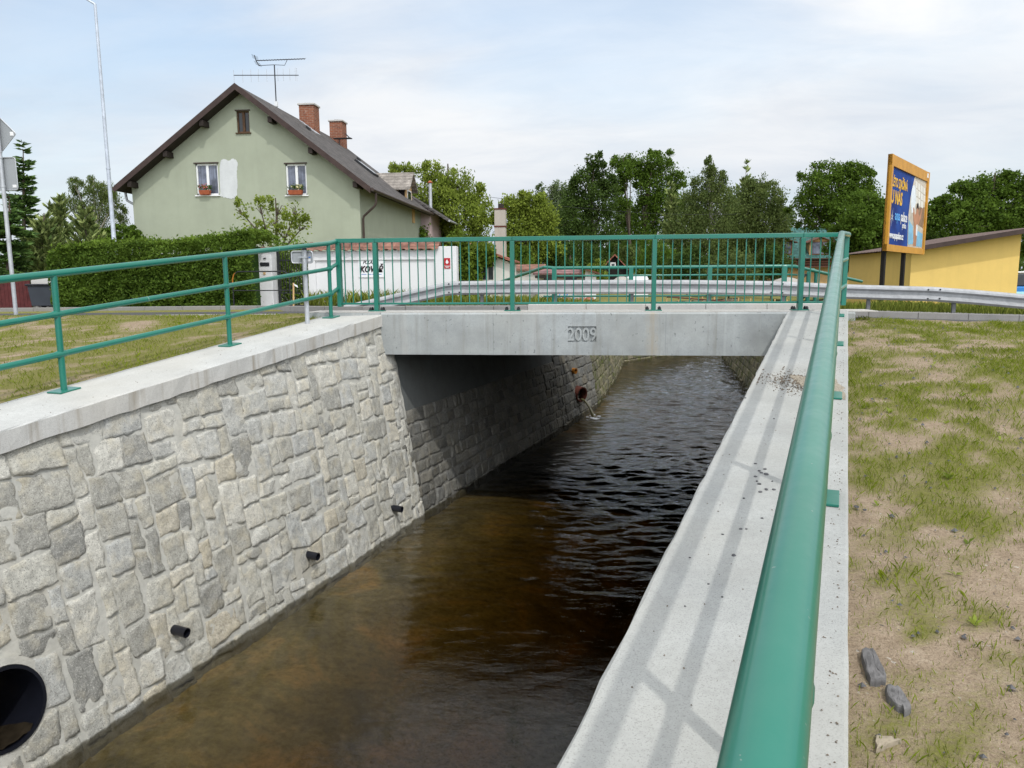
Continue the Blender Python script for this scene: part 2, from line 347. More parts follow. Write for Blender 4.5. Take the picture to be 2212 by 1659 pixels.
def roof_mat(name, c, sc=(2.6, 2.6, 4.5)):
    t = NT(name); n = t.noise(3.5, 6, .7); col = t.ramp(n, (.3, tuple(x*.6 for x in c)), (.7, tuple(x*1.4 for x in c)))
    v = t.n('ShaderNodeTexVoronoi'); v.inputs['Scale'].default_value = 3.4; t.l(t.obj, v.inputs['Vector']); sv = t.n('ShaderNodeSeparateColor'); t.l(v.outputs['Color'], sv.inputs[0]); col = t.mix(.8, col, t.ramp(sv.outputs[0], (0, .6), (1, 1.3)), 'MULTIPLY')
    li = t.noise(14, 5, .7); col = t.mix(t.ramp(li, (.58, 0), (.72, .6)), col, (.30, .27, .20))
    w = t.n('ShaderNodeTexWave', wave_type='BANDS', bands_direction='Z'); w.inputs['Scale'].default_value = 1.9; w.inputs['Distortion'].default_value = .6; t.l(t.obj, w.inputs['Vector'])
    col = t.mix(t.ramp(w.outputs[0], (.0, .55), (.22, 0)), col, tuple(x*.4 for x in c)); t.bump(w.outputs[0], .5, .03)
    return t.fin(col, .85, 0, .3)
M['slate'] = roof_mat('old_slate', (.085, .078, .076))
M['dorm_roof'] = roof_mat('lichen_slate', (.26, .235, .21))
M['fascia'] = plain('brown_fascia', (.050, .032, .028), .6, .25, 4)
M['soffit'] = plain('dark_soffit', (.028, .021, .018), .8, .3, 4)
M['gutter'] = plain('brown_gutter', (.06, .042, .036), .45, .2, 5)
M['window_white'] = plain('white_upvc', (.78, .79, .80), .35, .04)
M['window_brown'] = plain('brown_wood', (.085, .045, .022), .6, .3, 9)
def glass_mat(name, c, stripes=True):
    t = NT(name)
    if stripes:
        n = t.noise(1., 3, .6, sc=(16, 16, .4)); m = t.noise(1.7, 4, .6); col = t.mix(t.ramp(m, (.42, 0), (.6, .8)), t.ramp(n, (.3, tuple(x*.6 for x in c)), (.7, tuple(x*1.5 for x in c))), tuple(x*.3 for x in c))
    else: col = t.ramp(t.noise(2, 3, .5), (.3, tuple(x*.6 for x in c)), (.7, tuple(x*1.3 for x in c)))
    return t.fin(col, .06, 0, .6)
M['curtain_glass'] = glass_mat('curtained_glass', (.16, .18, .24))
M['dark_glass'] = glass_mat('dark_glass', (.03, .035, .04), False)
M['terracotta'] = plain('terracotta', (.33, .09, .04), .8, .2, 8)
M['tile'] = roof_mat('clay_tile', (.23, .115, .085))
M['red_roof'] = roof_mat('red_tile', (.30, .11, .075))
M['mauve_roof'] = roof_mat('faded_red_sheet', (.22, .12, .12))
def brick_mat():
    t = NT('chimney_brick'); sp = t.n('ShaderNodeSeparateXYZ'); t.l(t.obj, sp.inputs[0]); cb = t.n('ShaderNodeCombineXYZ'); t.l(t.math('ADD', sp.outputs[0], sp.outputs[1]), cb.inputs[0]); t.l(sp.outputs[2], cb.inputs[1])
    b = t.n('ShaderNodeTexBrick'); t.l(cb.outputs[0], b.inputs['Vector']); b.inputs['Scale'].default_value = 1; b.inputs['Brick Width'].default_value = .27; b.inputs['Row Height'].default_value = .085; b.inputs['Mortar Size'].default_value = .009
    b.inputs['Color1'].default_value = (.27, .095, .05, 1); b.inputs['Color2'].default_value = (.19, .07, .042, 1); b.inputs['Mortar'].default_value = (.30, .21, .16, 1)
    n = t.noise(4, 5, .7); col = t.mix(t.ramp(n, (.5, 0), (.68, .7)), b.outputs[0], (.07, .035, .03)); e = t.noise(6, 4, .7); col = t.mix(t.ramp(e, (.58, 0), (.75, .5)), col, (.5, .4, .33)); t.bump(b.outputs['Fac'], -.3, .01)
    return t.fin(col, .9, 0, .2)
M['brick'] = brick_mat()
def corr_mat(name, c):
    t = NT(name); n = t.noise(6, 5, .7); return t.fin(t.ramp(n, (.3, tuple(x*.7 for x in c)), (.7, tuple(x*1.3 for x in c))), .7, 0, .3)
M['corr_brown'] = corr_mat('brown_corrugated', (.12, .082, .072)); M['corr_green'] = roof_mat('green_roof', (.045, .13, .12))
M['orange_frame'] = plain('ochre_frame', (.52, .25, .025), .5, .15, 3)
M['cream'] = plain('cream_plaster', (.55, .36, .17), .8, .15, 2)
M['brown_timber'] = plain('brown_timber', (.12, .05, .03), .7, .3, 5)
M['black_timber'] = plain('black_timber', (.012, .010, .009), .9, .3, 6)
M['red_fence'] = plain('oxblood_timber', (.085, .018, .018), .6, .3, 8)
M['asphalt'] = plain('asphalt', (.075, .075, .078), .92, .25, 30, bump=.5, bscale=120)
M['pave'] = plain('pale_gravel', (.26, .25, .24), .95, .25, 20, bump=.4, bscale=80)
M['bark'] = plain('bark', (.095, .075, .058), .95, .4, 9, bump=.6, bscale=25)
M['birch_bark'] = plain('pale_bark', (.33, .31, .28), .9, .4, 7)
M['rust'] = plain('rusty_pipe', (.10, .03, .02), .8, .35, 20)
M['pebble'] = plain('dark_pebble', (.10, .10, .105), .9, .4, 40)
M['rock'] = plain('grey_rock', (.155, .15, .15), .92, .35, 14, bump=.7, bscale=30)
M['pale_rock'] = plain('pale_rock', (.36, .34, .31), .92, .25, 14, bump=.7, bscale=30)
M['grit'] = plain('brown_grit', (.16, .13, .10), .95, .4, 60)
M['flat_rock'] = plain('flat_rock', (.31, .265, .20), .95, .2, 14, bump=.5)
M['white_plastic'] = plain('white_plastic', (.7, .72, .73), .4, .1, 3)
M['blue_paint'] = plain('blue_paint', (.04, .22, .62), .3, .1, 2); M['pale_blue'] = plain('pale_blue', (.40, .72, .80), .4, .1, 5)
M['orange'] = plain('orange_plastic', (.34, .13, .015), .6, .2, 6)
M['red_sign'] = plain('red_sign', (.42, .012, .018), .4, .08, 3)

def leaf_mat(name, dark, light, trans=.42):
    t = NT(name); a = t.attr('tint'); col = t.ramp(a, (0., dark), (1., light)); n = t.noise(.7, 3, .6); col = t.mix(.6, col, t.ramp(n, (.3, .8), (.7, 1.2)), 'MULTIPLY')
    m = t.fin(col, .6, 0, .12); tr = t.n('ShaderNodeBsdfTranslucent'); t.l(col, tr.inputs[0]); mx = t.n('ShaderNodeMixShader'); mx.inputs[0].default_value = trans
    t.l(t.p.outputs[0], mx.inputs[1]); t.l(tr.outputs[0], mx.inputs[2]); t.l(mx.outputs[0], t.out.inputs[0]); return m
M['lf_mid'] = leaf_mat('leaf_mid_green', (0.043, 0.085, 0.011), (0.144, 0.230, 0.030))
M['lf_dark'] = leaf_mat('leaf_dark_green', (0.032, 0.061, 0.015), (0.102, 0.160, 0.032))
M['lf_light'] = leaf_mat('leaf_yellow_green', (0.098, 0.150, 0.018), (0.309, 0.379, 0.063))
M['lf_pale'] = leaf_mat('leaf_pale_green', (0.085, 0.128, 0.053), (0.224, 0.288, 0.128))
M['lf_birch'] = leaf_mat('leaf_birch', (0.053, 0.091, 0.024), (0.176, 0.219, 0.064))
M['lf_spruce'] = leaf_mat('needles', (0.033, 0.075, 0.023), (0.142, 0.236, 0.057), .15)
M['lf_pine'] = leaf_mat('pine_needles', (0.071, 0.117, 0.033), (0.320, 0.377, 0.132), .15)
M['lf_hedge'] = leaf_mat('hedge_leaf', (.026, .064, .008), (.190, .285, .036), .3)
M['lf_ivy'] = leaf_mat('ivy_leaf', (0.05, 0.09, 0.01), (0.22, 0.3, 0.04))
M['grass'] = leaf_mat('grass_blade', (.105, .150, .010), (.26, .31, .024), .3)
M['tallgrass'] = leaf_mat('tall_grass', (0.08, 0.12, 0.014), (0.28, 0.31, 0.06), .3)
M['flower'] = plain('pink_petals', (.6, .15, .15), .6, .3, 20); M['flower_pale'] = plain('cream_petals', (.7, .66, .4), .6, .2, 20)

def ground_mat():
    t = NT('lawn_ground'); g = t.attr('grass'); n = t.noise(9, 6, .7); n2 = t.noise(60, 5, .7)
    sand = t.ramp(n, (.25, (.25, .19, .13)), (.55, (.365, .285, .205)), (.78, (.44, .36, .27)))
    sand = t.mix(t.ramp(n2, (.3, .7), (.48, 0)), sand, (.15, .105, .065))
    peb = t.noise(38, 3, .5); sand = t.mix(t.ramp(peb, (.68, 0), (.72, .7)), sand, (.5, .47, .42)); pb2 = t.noise(33, 3, .5); sand = t.mix(t.ramp(pb2, (.27, .8), (.31, 0)), sand, (.08, .075, .075))
    gr = t.ramp(n2, (.3, (.095, .105, .018)), (.7, (.21, .215, .045)))
    cr = t.noise(170, 4, .7); sand = t.mix(t.ramp(cr, (.32, .75), (.47, 0)), sand, (.12, .088, .055)); sand = t.mix(t.ramp(cr, (.58, 0), (.72, .55)), sand, (.56, .48, .37)); gl = t.math('ADD', g, t.math('MULTIPLY', t.math('SUBTRACT', n2, .5), .9))
    col = t.mix(t.ramp(gl, (.34, 0), (.78, .82)), sand, gr); t.bump(t.math('ADD', n2, n), .7, .03); return t.fin(col, .97, 0, .1)
M['lawn'] = ground_mat()
def bed_mat():
    t = NT('stream_bed'); n = t.noise(1.1, 6, .6, dist=.6); col = t.ramp(n, (.3, (.080, .074, .040)), (.54, (.20, .175, .092)), (.78, (.40, .26, .10)))
    k = t.noise(13, 5, .7); col = t.mix(.8, col, t.ramp(k, (.3, .45), (.7, 1.3)), 'MULTIPLY'); t.bump(k, .6, .05); return t.fin(col, .95, 0, .1)
M['bed'] = bed_mat()
def water_mat():
    m = bpy.data.materials.new('stream_water'); m.use_nodes = True; t = m.node_tree
    for x in list(t.nodes): t.nodes.remove(x)
    N = lambda k: t.nodes.new(k); L = t.links.new
    out = N('ShaderNodeOutputMaterial'); tc = N('ShaderNodeTexCoord'); at = N('ShaderNodeAttribute'); at.attribute_name = 'ripple'
    tr = N('ShaderNodeBsdfTransparent'); tr.inputs[0].default_value = (.97, .97, .97, 1)
    va = N('ShaderNodeVolumeAbsorption'); va.inputs[0].default_value = (.60, .50, .21, 1); va.inputs[1].default_value = 3.5; L(va.outputs[0], out.inputs['Volume'])
    gl = N('ShaderNodeBsdfGlossy'); gl.inputs['Roughness'].default_value = .015; gl.inputs[0].default_value = (1, 1, 1, 1)
    fr = N('ShaderNodeFresnel'); fr.inputs[0].default_value = 1.39
    mp = N('ShaderNodeMapping'); mp.inputs['Rotation'].default_value = (0, 0, -.3); mp.inputs['Scale'].default_value = (1., 2.6, 1); L(tc.outputs['Object'], mp.inputs[0])
    n1 = N('ShaderNodeTexNoise'); n1.inputs['Scale'].default_value = 7.0; n1.inputs['Detail'].default_value = 3.5; n1.inputs['Roughness'].default_value = .55; L(mp.outputs[0], n1.inputs[0])
    n1.inputs['Distortion'].default_value = .5
    ml = N('ShaderNodeMath'); ml.operation = 'MULTIPLY'; L(n1.outputs[0], ml.inputs[0]); L(at.outputs['Fac'], ml.inputs[1])
    bp = N('ShaderNodeBump'); bp.inputs['Strength'].default_value = 1.; bp.inputs['Distance'].default_value = .02; L(ml.outputs[0], bp.inputs['Height'])
    L(bp.outputs[0], gl.inputs['Normal']); L(bp.outputs[0], fr.inputs['Normal'])
    mx = N('ShaderNodeMixShader'); L(fr.outputs[0], mx.inputs[0]); L(tr.outputs[0], mx.inputs[1]); L(gl.outputs[0], mx.inputs[2]); L(mx.outputs[0], out.inputs[0]); return m
M['water'] = water_mat()

# ------------------------------------------------------------------ the channel
ZW = -3.05
CL = AT(825, 680, -.2); CR = AT(1700, 674, -.2)
aL, aR = math.radians(13.77), math.radians(18.15); mL, mR = .1032, .1011
class Wing:
    def __init__(s, c, a, m): s.c = np.array(c); s.h = np.array([sin(a), cos(a), 0]); s.p = np.array([cos(a), -sin(a), 0]); s.m = m; s.a = a
    def P(s, al, ac, dz=0): return s.c + s.h*al + s.p*ac + np.array([0, 0, al*s.m+dz])
    def X(s, al, ac, z): q = s.c + s.h*al + s.p*ac; return np.array([q[0], q[1], z])
    def end(s, ac): return ac*math.tan(s.a)
    def at_y(s, y, ac): al = (y-s.c[1]+ac*sin(s.a))/cos(s.a); return s.P(al, ac)
WL = Wing(CL, aL, mL); WR = Wing(CR, aR, mR)
THK = .17
def faceL(al, z):                                   # across-offset of the battered left stone face
    zt = WL.c[2]+al*WL.m-THK; return -.06 + .51*(zt-z)/(zt-ZW)
def faceR(al, z):
    zt = WR.c[2]+al*WR.m-THK; return .06 - .51*(zt-z)/(zt-ZW)
def hitL(px, py):
    d = RAY(px, py); d = d/np.linalg.norm(d); lo, hi = 1., 25.
    f = lambda t: (lambda q: (q@WL.p) - faceL(q@WL.h, (CAM+d*t)[2]))((CAM+d*t-WL.c)*np.array([1, 1, 0]))
    for _ in range(60):
        mi = (lo+hi)/2
        if f(mi) > 0: lo = mi
        else: hi = mi
    P = CAM+d*lo; q = (P-WL.c)*np.array([1, 1, 0]); return q@WL.h, P[2], P

# ------------------------------------------------------------------ stone facing builder
def stone_face(name, s0, s1, zb, ztop, place, cell, mode, seed, parent, mat, holes=(), relief=.03, sub='stonework'):
    rg = np.random.default_rng(seed); W_ = s1-s0; zt_max = max(ztop(s0), ztop(s1)); Hh = zt_max-zb
    nc = max(1, int(W_/cell)); nr = max(1, int(Hh/cell)); cx = W_/nc; cz = Hh/nr
    rects = []
    if mode == 'rubble':
        occ = np.zeros((nc, nr), bool); jit = (rg.random((nc+1, nr+1, 2))-.5)*np.array([cx, cz])*.42
        sizes = [(1, 1), (2, 1), (1, 2), (2, 2), (3, 2), (2, 3), (3, 1), (1, 3), (3, 3)]; wts = np.array([.5, 2.0, 1.6, 3.2, 2.4, 1.6, .5, .6, .7])
        for j in range(nr-1, -1, -1):
            for i in range(nc):
                if occ[i, j]: continue
                for k in rg.choice(len(sizes), len(sizes), False, wts/wts.sum()):
                    w, h = sizes[k]
                    if i+w <= nc and j-h+1 >= 0 and not occ[i:i+w, j-h+1:j+1].any(): break
                else: w = h = 1
                occ[i:i+w, j-h+1:j+1] = True; rects.append((i, j-h+1, w, h))
        G = lambda i, j: np.array([s0+i*cx, zb+j*cz])+jit[i, j]
        polys = []
        for (i, j, w, h) in rects:
            polys.append([G(i, j), G(i+w, j), G(i+w, j+h), G(i, j+h)])
    else:
        polys = []; z = zb; row = 0
        while z < zt_max-.02:
            h = cell*rg.uniform(.85, 1.2); s = s0-rg.uniform(0, .3)
            while s < s1:
                w = cell*rg.uniform(.8, 2.1); a = max(s, s0); b = min(s+w, s1)
                if b-a > .04: polys.append([np.array([a, z])+rg.normal(0, .008, 2)*0+[0, rg.normal(0, .008)], np.array([b, z])+[0, rg.normal(0, .008)], np.array([b, z+h])+[0, rg.normal(0, .008)], np.array([a, z+h])+[0, rg.normal(0, .008)]])
                s += w
            z += h
    V = []; Q = []; T = []; nb = 0
    for poly in polys:
        c = sum(poly)/4; zt = ztop(c[0])
        if min(p[1] for p in poly) > zt-.03: continue
        if any(math.hypot(c[0]-hs, c[1]-hz) < hr*.9 for hs, hz, hr in holes): continue
        P = [p+(c-p)*min(.4, (.001+rg.random()*.006)/max(.03, np.linalg.norm(p-c))*1.25) for p in poly]
        lw = (np.linalg.norm(P[1]-P[0])+np.linalg.norm(P[2]-P[3]))/2; lh = (np.linalg.norm(P[3]-P[0])+np.linalg.norm(P[2]-P[1]))/2
        nx = int(np.clip(lw/.028, 5, 16)); ny = int(np.clip(lh/.028, 5, 16))
        # parameter grid with tight rings at the rim
        ga = np.concatenate([[0, min(.12, .012/lw)], np.linspace(0, 1, nx)[1:-1], [1-min(.12, .012/lw), 1]]); gb = np.concatenate([[0, min(.12, .012/lh)], np.linspace(0, 1, ny)[1:-1], [1-min(.12, .012/lh), 1]])
        A, B = np.meshgrid(ga, gb, indexing='ij')
        rr = .06+.09*rg.random()                                     # rounded corners
        a_ = A*2-1; b_ = B*2-1; m = np.maximum(abs(a_), abs(b_))+1e-9; ex = rg.uniform(12, 40); l4 = (abs(a_)**ex+abs(b_)**ex)**(1/ex)+1e-9; k = 1-(1-m/l4)*.9
        A2 = (a_*k+1)/2; B2 = (b_*k+1)/2
        pos = (P[0][None, None]*((1-A2)*(1-B2))[..., None]+P[1]*(A2*(1-B2))[..., None]+P[2]*(A2*B2)[..., None]+P[3]*((1-A2)*B2)[..., None])
        edge = np.minimum(np.minimum(A, 1-A)*lw, np.minimum(B, 1-B)*lh)
        rim = edge < 1e-6
        sd = int(rg.integers(1e6)); x, y = pos[..., 0], pos[..., 1]
        nz = fbm(x, y, sd % 97, 3, 14.)-.5
        pos[..., 0] += np.where(edge < .02, (fbm(x, y, 5, 3, 22.)-.5)*.045, 0); pos[..., 1] += np.where(edge < .02, (fbm(x, y, 6, 3, 22.)-.5)*.045, 0)
        R = relief*rg.uniform(.55, 1.25); t1 = np.clip(edge/.03, 0, 1)
        tilt = (A-.5)*rg.normal(0, .012)+(B-.5)*rg.normal(0, .012)
        d = np.where(rim, -.015, R*(.62+.38*np.sqrt(t1))+nz*.034*np.minimum(1, edge/.012)+tilt)
        for hs, hz, hr in holes:
            ddx = pos[..., 0]-hs; ddz = pos[..., 1]-hz; r = np.hypot(ddx, ddz); f = np.where(r < hr+.03, (hr+.03)/np.maximum(r, 1e-3), 1); pos[..., 0] = hs+ddx*f; pos[..., 1] = hz+ddz*f
        pos[..., 1] = np.minimum(pos[..., 1], np.vectorize(ztop)(pos[..., 0])-.004)
        ni, nj = A.shape
        for i in range(ni):
            for j in range(nj): V.append(place(pos[i, j, 0], pos[i, j, 1], d[i, j]))
        q = [(nb+i*nj+j, nb+(i+1)*nj+j, nb+(i+1)*nj+j+1, nb+i*nj+j+1) for i in range(ni-1) for j in range(nj-1)]
        Q += q; T += [rg.random()]*(ni*nj); nb += ni*nj
    st = arrmesh(sub, V, Q, mat, parent, T, smooth=True)
    return st
def mortar_face(name, s0, s1, zb, ztop, place, parent, mat, holes=(), step=.07, d0=.004):
    ns = int((s1-s0)/step)+1; nz = int((max(ztop(s0), ztop(s1))-zb)/step)+1; V = []; Q = []; ok = []
    for i in range(ns+1):
        s = s0+(s1-s0)*i/ns
        for j in range(nz+1):
            z = zb+(ztop(s)-zb)*j/nz; ok.append(all(math.hypot(s-a, z-b) > r for a, b, r in holes))
            V.append(place(s, z, d0+.010*sin(s*23+z*7)*sin(z*19-s*5)))
    n = nz+1
    for i in range(ns):
        for j in range(nz):
            q = (i*n+j, (i+1)*n+j, (i+1)*n+j+1, i*n+j+1)
            if all(ok[k] for k in q): Q.append(q)
    return arrmesh(name, V, Q, mat, parent, smooth=True)

# ------------------------------------------------------------------ ground, road, water
def zr(x): return -.03*max(0, x-4.5) - .006*max(0, -x-1)
def zlawn(y): return .105*(min(y, .3)+.2)-.075
LP = [(-40, WL.at_y(-40, -.45)[0]), (-.2, WL.at_y(-.2, -.45)[0]), (8.5, CL[0]+1.9), (12, CL[0]+3.3), (20.3, 3.6), (29.5, 10.2), (60, 33), (900, 383)]
RP = [(-40, WR.at_y(-40, .4)[0]), (-.2, WR.at_y(-.2, .4)[0]), (8.5, CR[0]+4.3), (11.5, 8.8), (20.5, 10.6), (31, 17.6), (60, 40), (900, 390)]
def pl(P, y): return float(np.interp(y, [p[0] for p in P], [p[1] for p in P]))
def ground():
    ys = np.concatenate([np.linspace(-60, -13, 12), np.arange(-12.4, .31, .13), np.array([.5, 2, 4, 6]), np.arange(6.6, 9, .4), np.linspace(9.5, 30, 18), np.linspace(34, 90, 12), np.array([130, 200, 350, 600, 900])])
    tl = np.concatenate([np.arange(0, 7, .13), np.linspace(7.4, 25, 14), np.linspace(30, 120, 8), np.array([200, 500, 1200])])
    ncol = len(tl)*2+2; V = []; G = []
    for y in ys:
        xl, xr = pl(LP, y), pl(RP, y); row = [(xl-t, 0) for t in tl[::-1]] + [(xl+.02, 1), (xr-.02, 1)] + [(xr+t, 0) for t in tl]
        for x, bed in row:
            if bed: z = -4.3
            elif y <= .31: z = zlawn(max(y, -60))+zr(x)*min(1, max(0, (y+4)/4))-(.012 if x > 1 else 0)
            elif y < 6.5: z = -.62
            else:
                k = min(1, max(0, (y-8.)/6)); z = -.22+zr(min(x, 20)) - (.34*k if x > -2.5 else .15*k)
            V.append((x, y, z))
    V = np.array(V); x, y = V[:, 0], V[:, 1]
    near = (y <= .31) & (V[:, 2] > -4); d = (fbm(x, y, 3, 4, 1.2)-.5)
    V[near, 2] += (d*.07)[near]*np.clip(np.minimum(np.abs(x[near]-np.array([pl(RP, q) for q in y[near]])), np.abs(x[near]-np.array([pl(LP, q) for q in y[near]])))/.8, .0, 1)
    g = grassmask(x, y); g = np.where(y > 6, 1., g)
    n = ncol; Q = [(i*n+j, i*n+j+1, (i+1)*n+j+1, (i+1)*n+j) for i in range(len(ys)-1) for j in range(n-1)]
    return tag(arrmesh('ground', V, Q, M['lawn'], None, g, 'grass', True), kind='structure')
def grassmask(x, y):
    a = fbm(x, y, 11, 4, 1.25)*1.0; b = fbm(x*1.1, y*.9, 12, 3, 3.4)
    k = a*.62+b*.38
    k = k+np.where(x < 1.5, .075, 0)+np.clip((x-6.5)*.02, 0, .05)+np.where((x > 2), np.clip((y+9.8)*.008, -.03, .04), np.clip((y+4)*.01, -.02, .03)+.05)
    hf = fbm(x, y, 77, 3, 6.)-.5; return np.clip((k+hf*.8-.225)/.52, 0, 1)
GROUND = ground()

def gz(x, y): return zlawn(y)+zr(x)*min(1, max(0, (y+4)/4))
def blades(n, region, seed, h, w, name, mat):
    rg = np.random.default_rng(seed); P = []
    x0, x1, y0, y1 = region; V = []; 
    xs = rg.uniform(x0, x1, n*4); ys = y0+(y1-y0)*rg.random(n*4)**1.0
    g = grassmask(xs, ys); keep = rg.random(len(xs)) < (g**1.4*.85+.14); xs, ys, g = xs[keep], ys[keep], g[keep]
    xe = np.array([pl(LP, q) for q in ys])-.40; xe2 = np.array([pl(RP, q) for q in ys])+.38; k = (xs < xe) | (xs > xe2); xs, ys, g = xs[k][:n], ys[k][:n], g[k][:n]; n = len(xs)
    zs = np.array([zlawn(b)+zr(a)*min(1, max(0, (b+4)/4)) for a, b in zip(xs, ys)])+(fbm(xs, ys, 3, 4, 1.2)-.5)*.07-.012
    hh = h*rg.uniform(.35, 1.2, n)*(.55+.6*g)*(.6+1.0*fbm(xs, ys, 21, 3, 1.6)); an = rg.uniform(0, 2*pi, n); ln = rg.normal(0, .4, n)*hh; lx, ly = np.cos(an), np.sin(an)
    b = rg.uniform(0, 2*pi, n); bx, by = np.cos(b)*w, np.sin(b)*w
    V = np.empty((n, 4, 3)); base = np.stack([xs, ys, zs], 1)
    V[:, 0] = base-np.stack([bx, by, 0*bx], 1); V[:, 1] = base+np.stack([bx, by, 0*bx], 1)
    V[:, 2] = base+np.stack([bx*.5+lx*ln*.5, by*.5+ly*ln*.5, hh*.65], 1); V[:, 3] = base+np.stack([lx*ln*1.2, ly*ln*1.2, hh], 1)
    T = np.repeat(rg.random(n)*.6+.4*fbm(xs, ys, 33, 2, 2.), 4); i = np.arange(n)*4
    Q = np.stack([i, i+1, i+2, i+3], 1)
    return arrmesh(name, V.reshape(-1, 3), Q, mat, None, T)
tag(blades(170000, (1.5, 13, -10.2, .15), 1, .036, .0015, 'lawn_grass', M['grass']), 'patchy short grass on sandy soil right of the stone channel', 'grass', kind='stuff')
tag(blades(60000, (-10.5, 1, -9, .15), 2, .042, .0022, 'lawn_grass', M['grass']), 'short yellowish grass on the bank left of the stone channel', 'grass', kind='stuff')

def weeds():
    rg = np.random.default_rng(61); V = []; Q = []; T = []
    for _ in range(230):
        y = -9.6+9.6*rg.random()**1.5; x = rg.uniform(1.8, 10)
        if x < pl(RP, y)+.45: continue
        z = gz0(x, y); k = rg.integers(4, 9); tt = rg.random()
        for i in range(k):
            a = 2*pi*i/k+rg.uniform(-.4, .4); L_ = rg.uniform(.02, .055); w = L_*.2; d = np.array([cos(a), sin(a), 0]); e = np.array([-sin(a), cos(a), 0]); c = np.array([x, y, z]); up_ = np.array([0, 0, rg.uniform(.25, .9)*L_]); b = len(V)
            V += [c, c+d*L_*.5+e*w+up_*.7, c+d*L_+up_, c+d*L_*.5-e*w+up_*.7]; Q.append((b, b+1, b+2, b+3)); T += [tt]*4
    tag(arrmesh('weeds', V, Q, M['lf_light'], None, T), 'small leafy weeds dotted over the sandy right bank', 'weeds', kind='stuff')
gz0 = lambda x, y: zlawn(y)+zr(x)*min(1, max(0, (y+4)/4))-.01+(float(fbm(np.array([x]), np.array([y]), 3, 4, 1.2)[0])-.5)*.07
weeds()
def water():
    nb = [-.2, 8.5, 12, 20.3, 29.5, 70]; lb = [CL[0]-.1, CL[0]+1.95, CL[0]+3.2, 3.7, 10.3, 40]; rb = [CR[0]+.7, CR[0]+4.0, 8.9, 11.2, 18, 50]
    def grid(ys, nx, fz):
        V = []; R = []
        for y in ys:
            if y <= -.2: l = WL.at_y(y, .12)[0]; r = WR.at_y(y, -.12)[0]
            else: l = float(np.interp(y, nb, lb)); r = float(np.interp(y, nb, rb))
            f = np.linspace(0, 1, nx); x = l+(r-l)*f; V.append(np.stack([x, np.full(nx, y), f], 1))
        V = np.concatenate(V); f = V[:, 2].copy(); V[:, 2] = fz(V[:, 0], V[:, 1], f)
        n = nx; Q = np.array([(i*n+j, i*n+j+1, (i+1)*n+j+1, (i+1)*n+j) for i in range(len(ys)-1) for j in range(n-1)]); return V, Q, f
    ys = np.concatenate([np.arange(-16, -7, .12), np.arange(-7, -4, .06), np.arange(-4, 12, .03), np.arange(12, 26, .06), np.arange(26, 70, 2.)])
    amp = lambda y, f: np.interp(y, [-16, -9.5, -7.5, -5, -3.2, -1.5, 2, 12, 30], [.14, .13, .09, .06, .16, .7, 1.05, 1., .7])*np.interp(f, [0, .22, .4, .6, 1], [.25, .4, 1, 1.1, .9])
    def fz(x, y, f):
        c, s_ = cos(.12), sin(.12); u = x*c+y*s_; v = -x*s_+y*c
        h = (fbm(u*.9, v*2.2, 41, 2, 1.)-.5)*.030+(fbm(u*2.8, v*7.4, 42, 2, 1.)-.5)*.070+(fbm(u*5., v*12, 43, 1, 1.)-.5)*.030
        return ZW+h*amp(y, f)
    NX = 104; V, Q, f = grid(ys, NX, fz); nV = len(V); ny = len(ys); lo = V[np.concatenate([np.arange(ny)*NX, np.arange(ny)*NX+NX-1])].copy(); lo[:, 2] = -4.25; V = np.concatenate([V, lo]); f = np.concatenate([f, np.zeros(len(lo))])
    bl = lambda i: nV+i; brr = lambda i: nV+ny+i; ex = []
    for i in range(ny-1): ex += [(i*NX, (i+1)*NX, bl(i+1), bl(i)), ((i+1)*NX-1, brr(i), brr(i+1), (i+2)*NX-1), (bl(i), bl(i+1), brr(i+1), brr(i))]
    Q = np.concatenate([Q, np.array(ex)]); o = arrmesh('water', V, Q, M['water'], None, amp(V[:, 1], f)*.5+.1, 'ripple', True); tag(o, kind='structure')
    rg = np.random.default_rng(4); y2 = np.concatenate([np.arange(-16, 24, .5), np.arange(24, 70, 3)])
    V, Q, f = grid(y2, 15, lambda x, y, f: ZW-.10-.55*np.clip((f-.18)/.5, 0, 1)-.05*rg.random(len(x)))
    b = arrmesh('stream_bed', V, Q, M['bed'], None, smooth=True); tag(b, kind='structure')
water()

def road():
    xs = np.concatenate([np.linspace(-90, -12, 8), np.arange(-11, 14, 1.), np.linspace(15, 80, 8)]); ys = [.36, 1.5, 3, 4.5, 5.72]; V = []; Q = []
    for x in xs:
        ex = 1.25*min(1, max(0, (-2.2-x)/3))
        for y in ys: V.append((x, y+(ex if y > 5 else 0), -.15-.02*(y-.4)+zr(x)))
    n = len(ys); Q = [(i*n+j, (i+1)*n+j, (i+1)*n+j+1, i*n+j+1) for i in range(len(xs)-1) for j in range(n-1)]
    tag(arrmesh('road', V, Q, M['asphalt'], None), kind='structure')
    V = []
    for x in xs:
        ex = 1.25*min(1, max(0, (-2.2-x)/3))
        for y in (5.86+ex, 6.74 if x > -3 else 9.9): V.append((x, y, -.135-.0*y+zr(x)-(.006 if x > -3 else 0.09)))
    Q = [(i*2, i*2+2, i*2+3, i*2+1) for i in range(len(xs)-1)]
    tag(arrmesh('verge', V, Q, [M['pave']], None), kind='structure')
road()
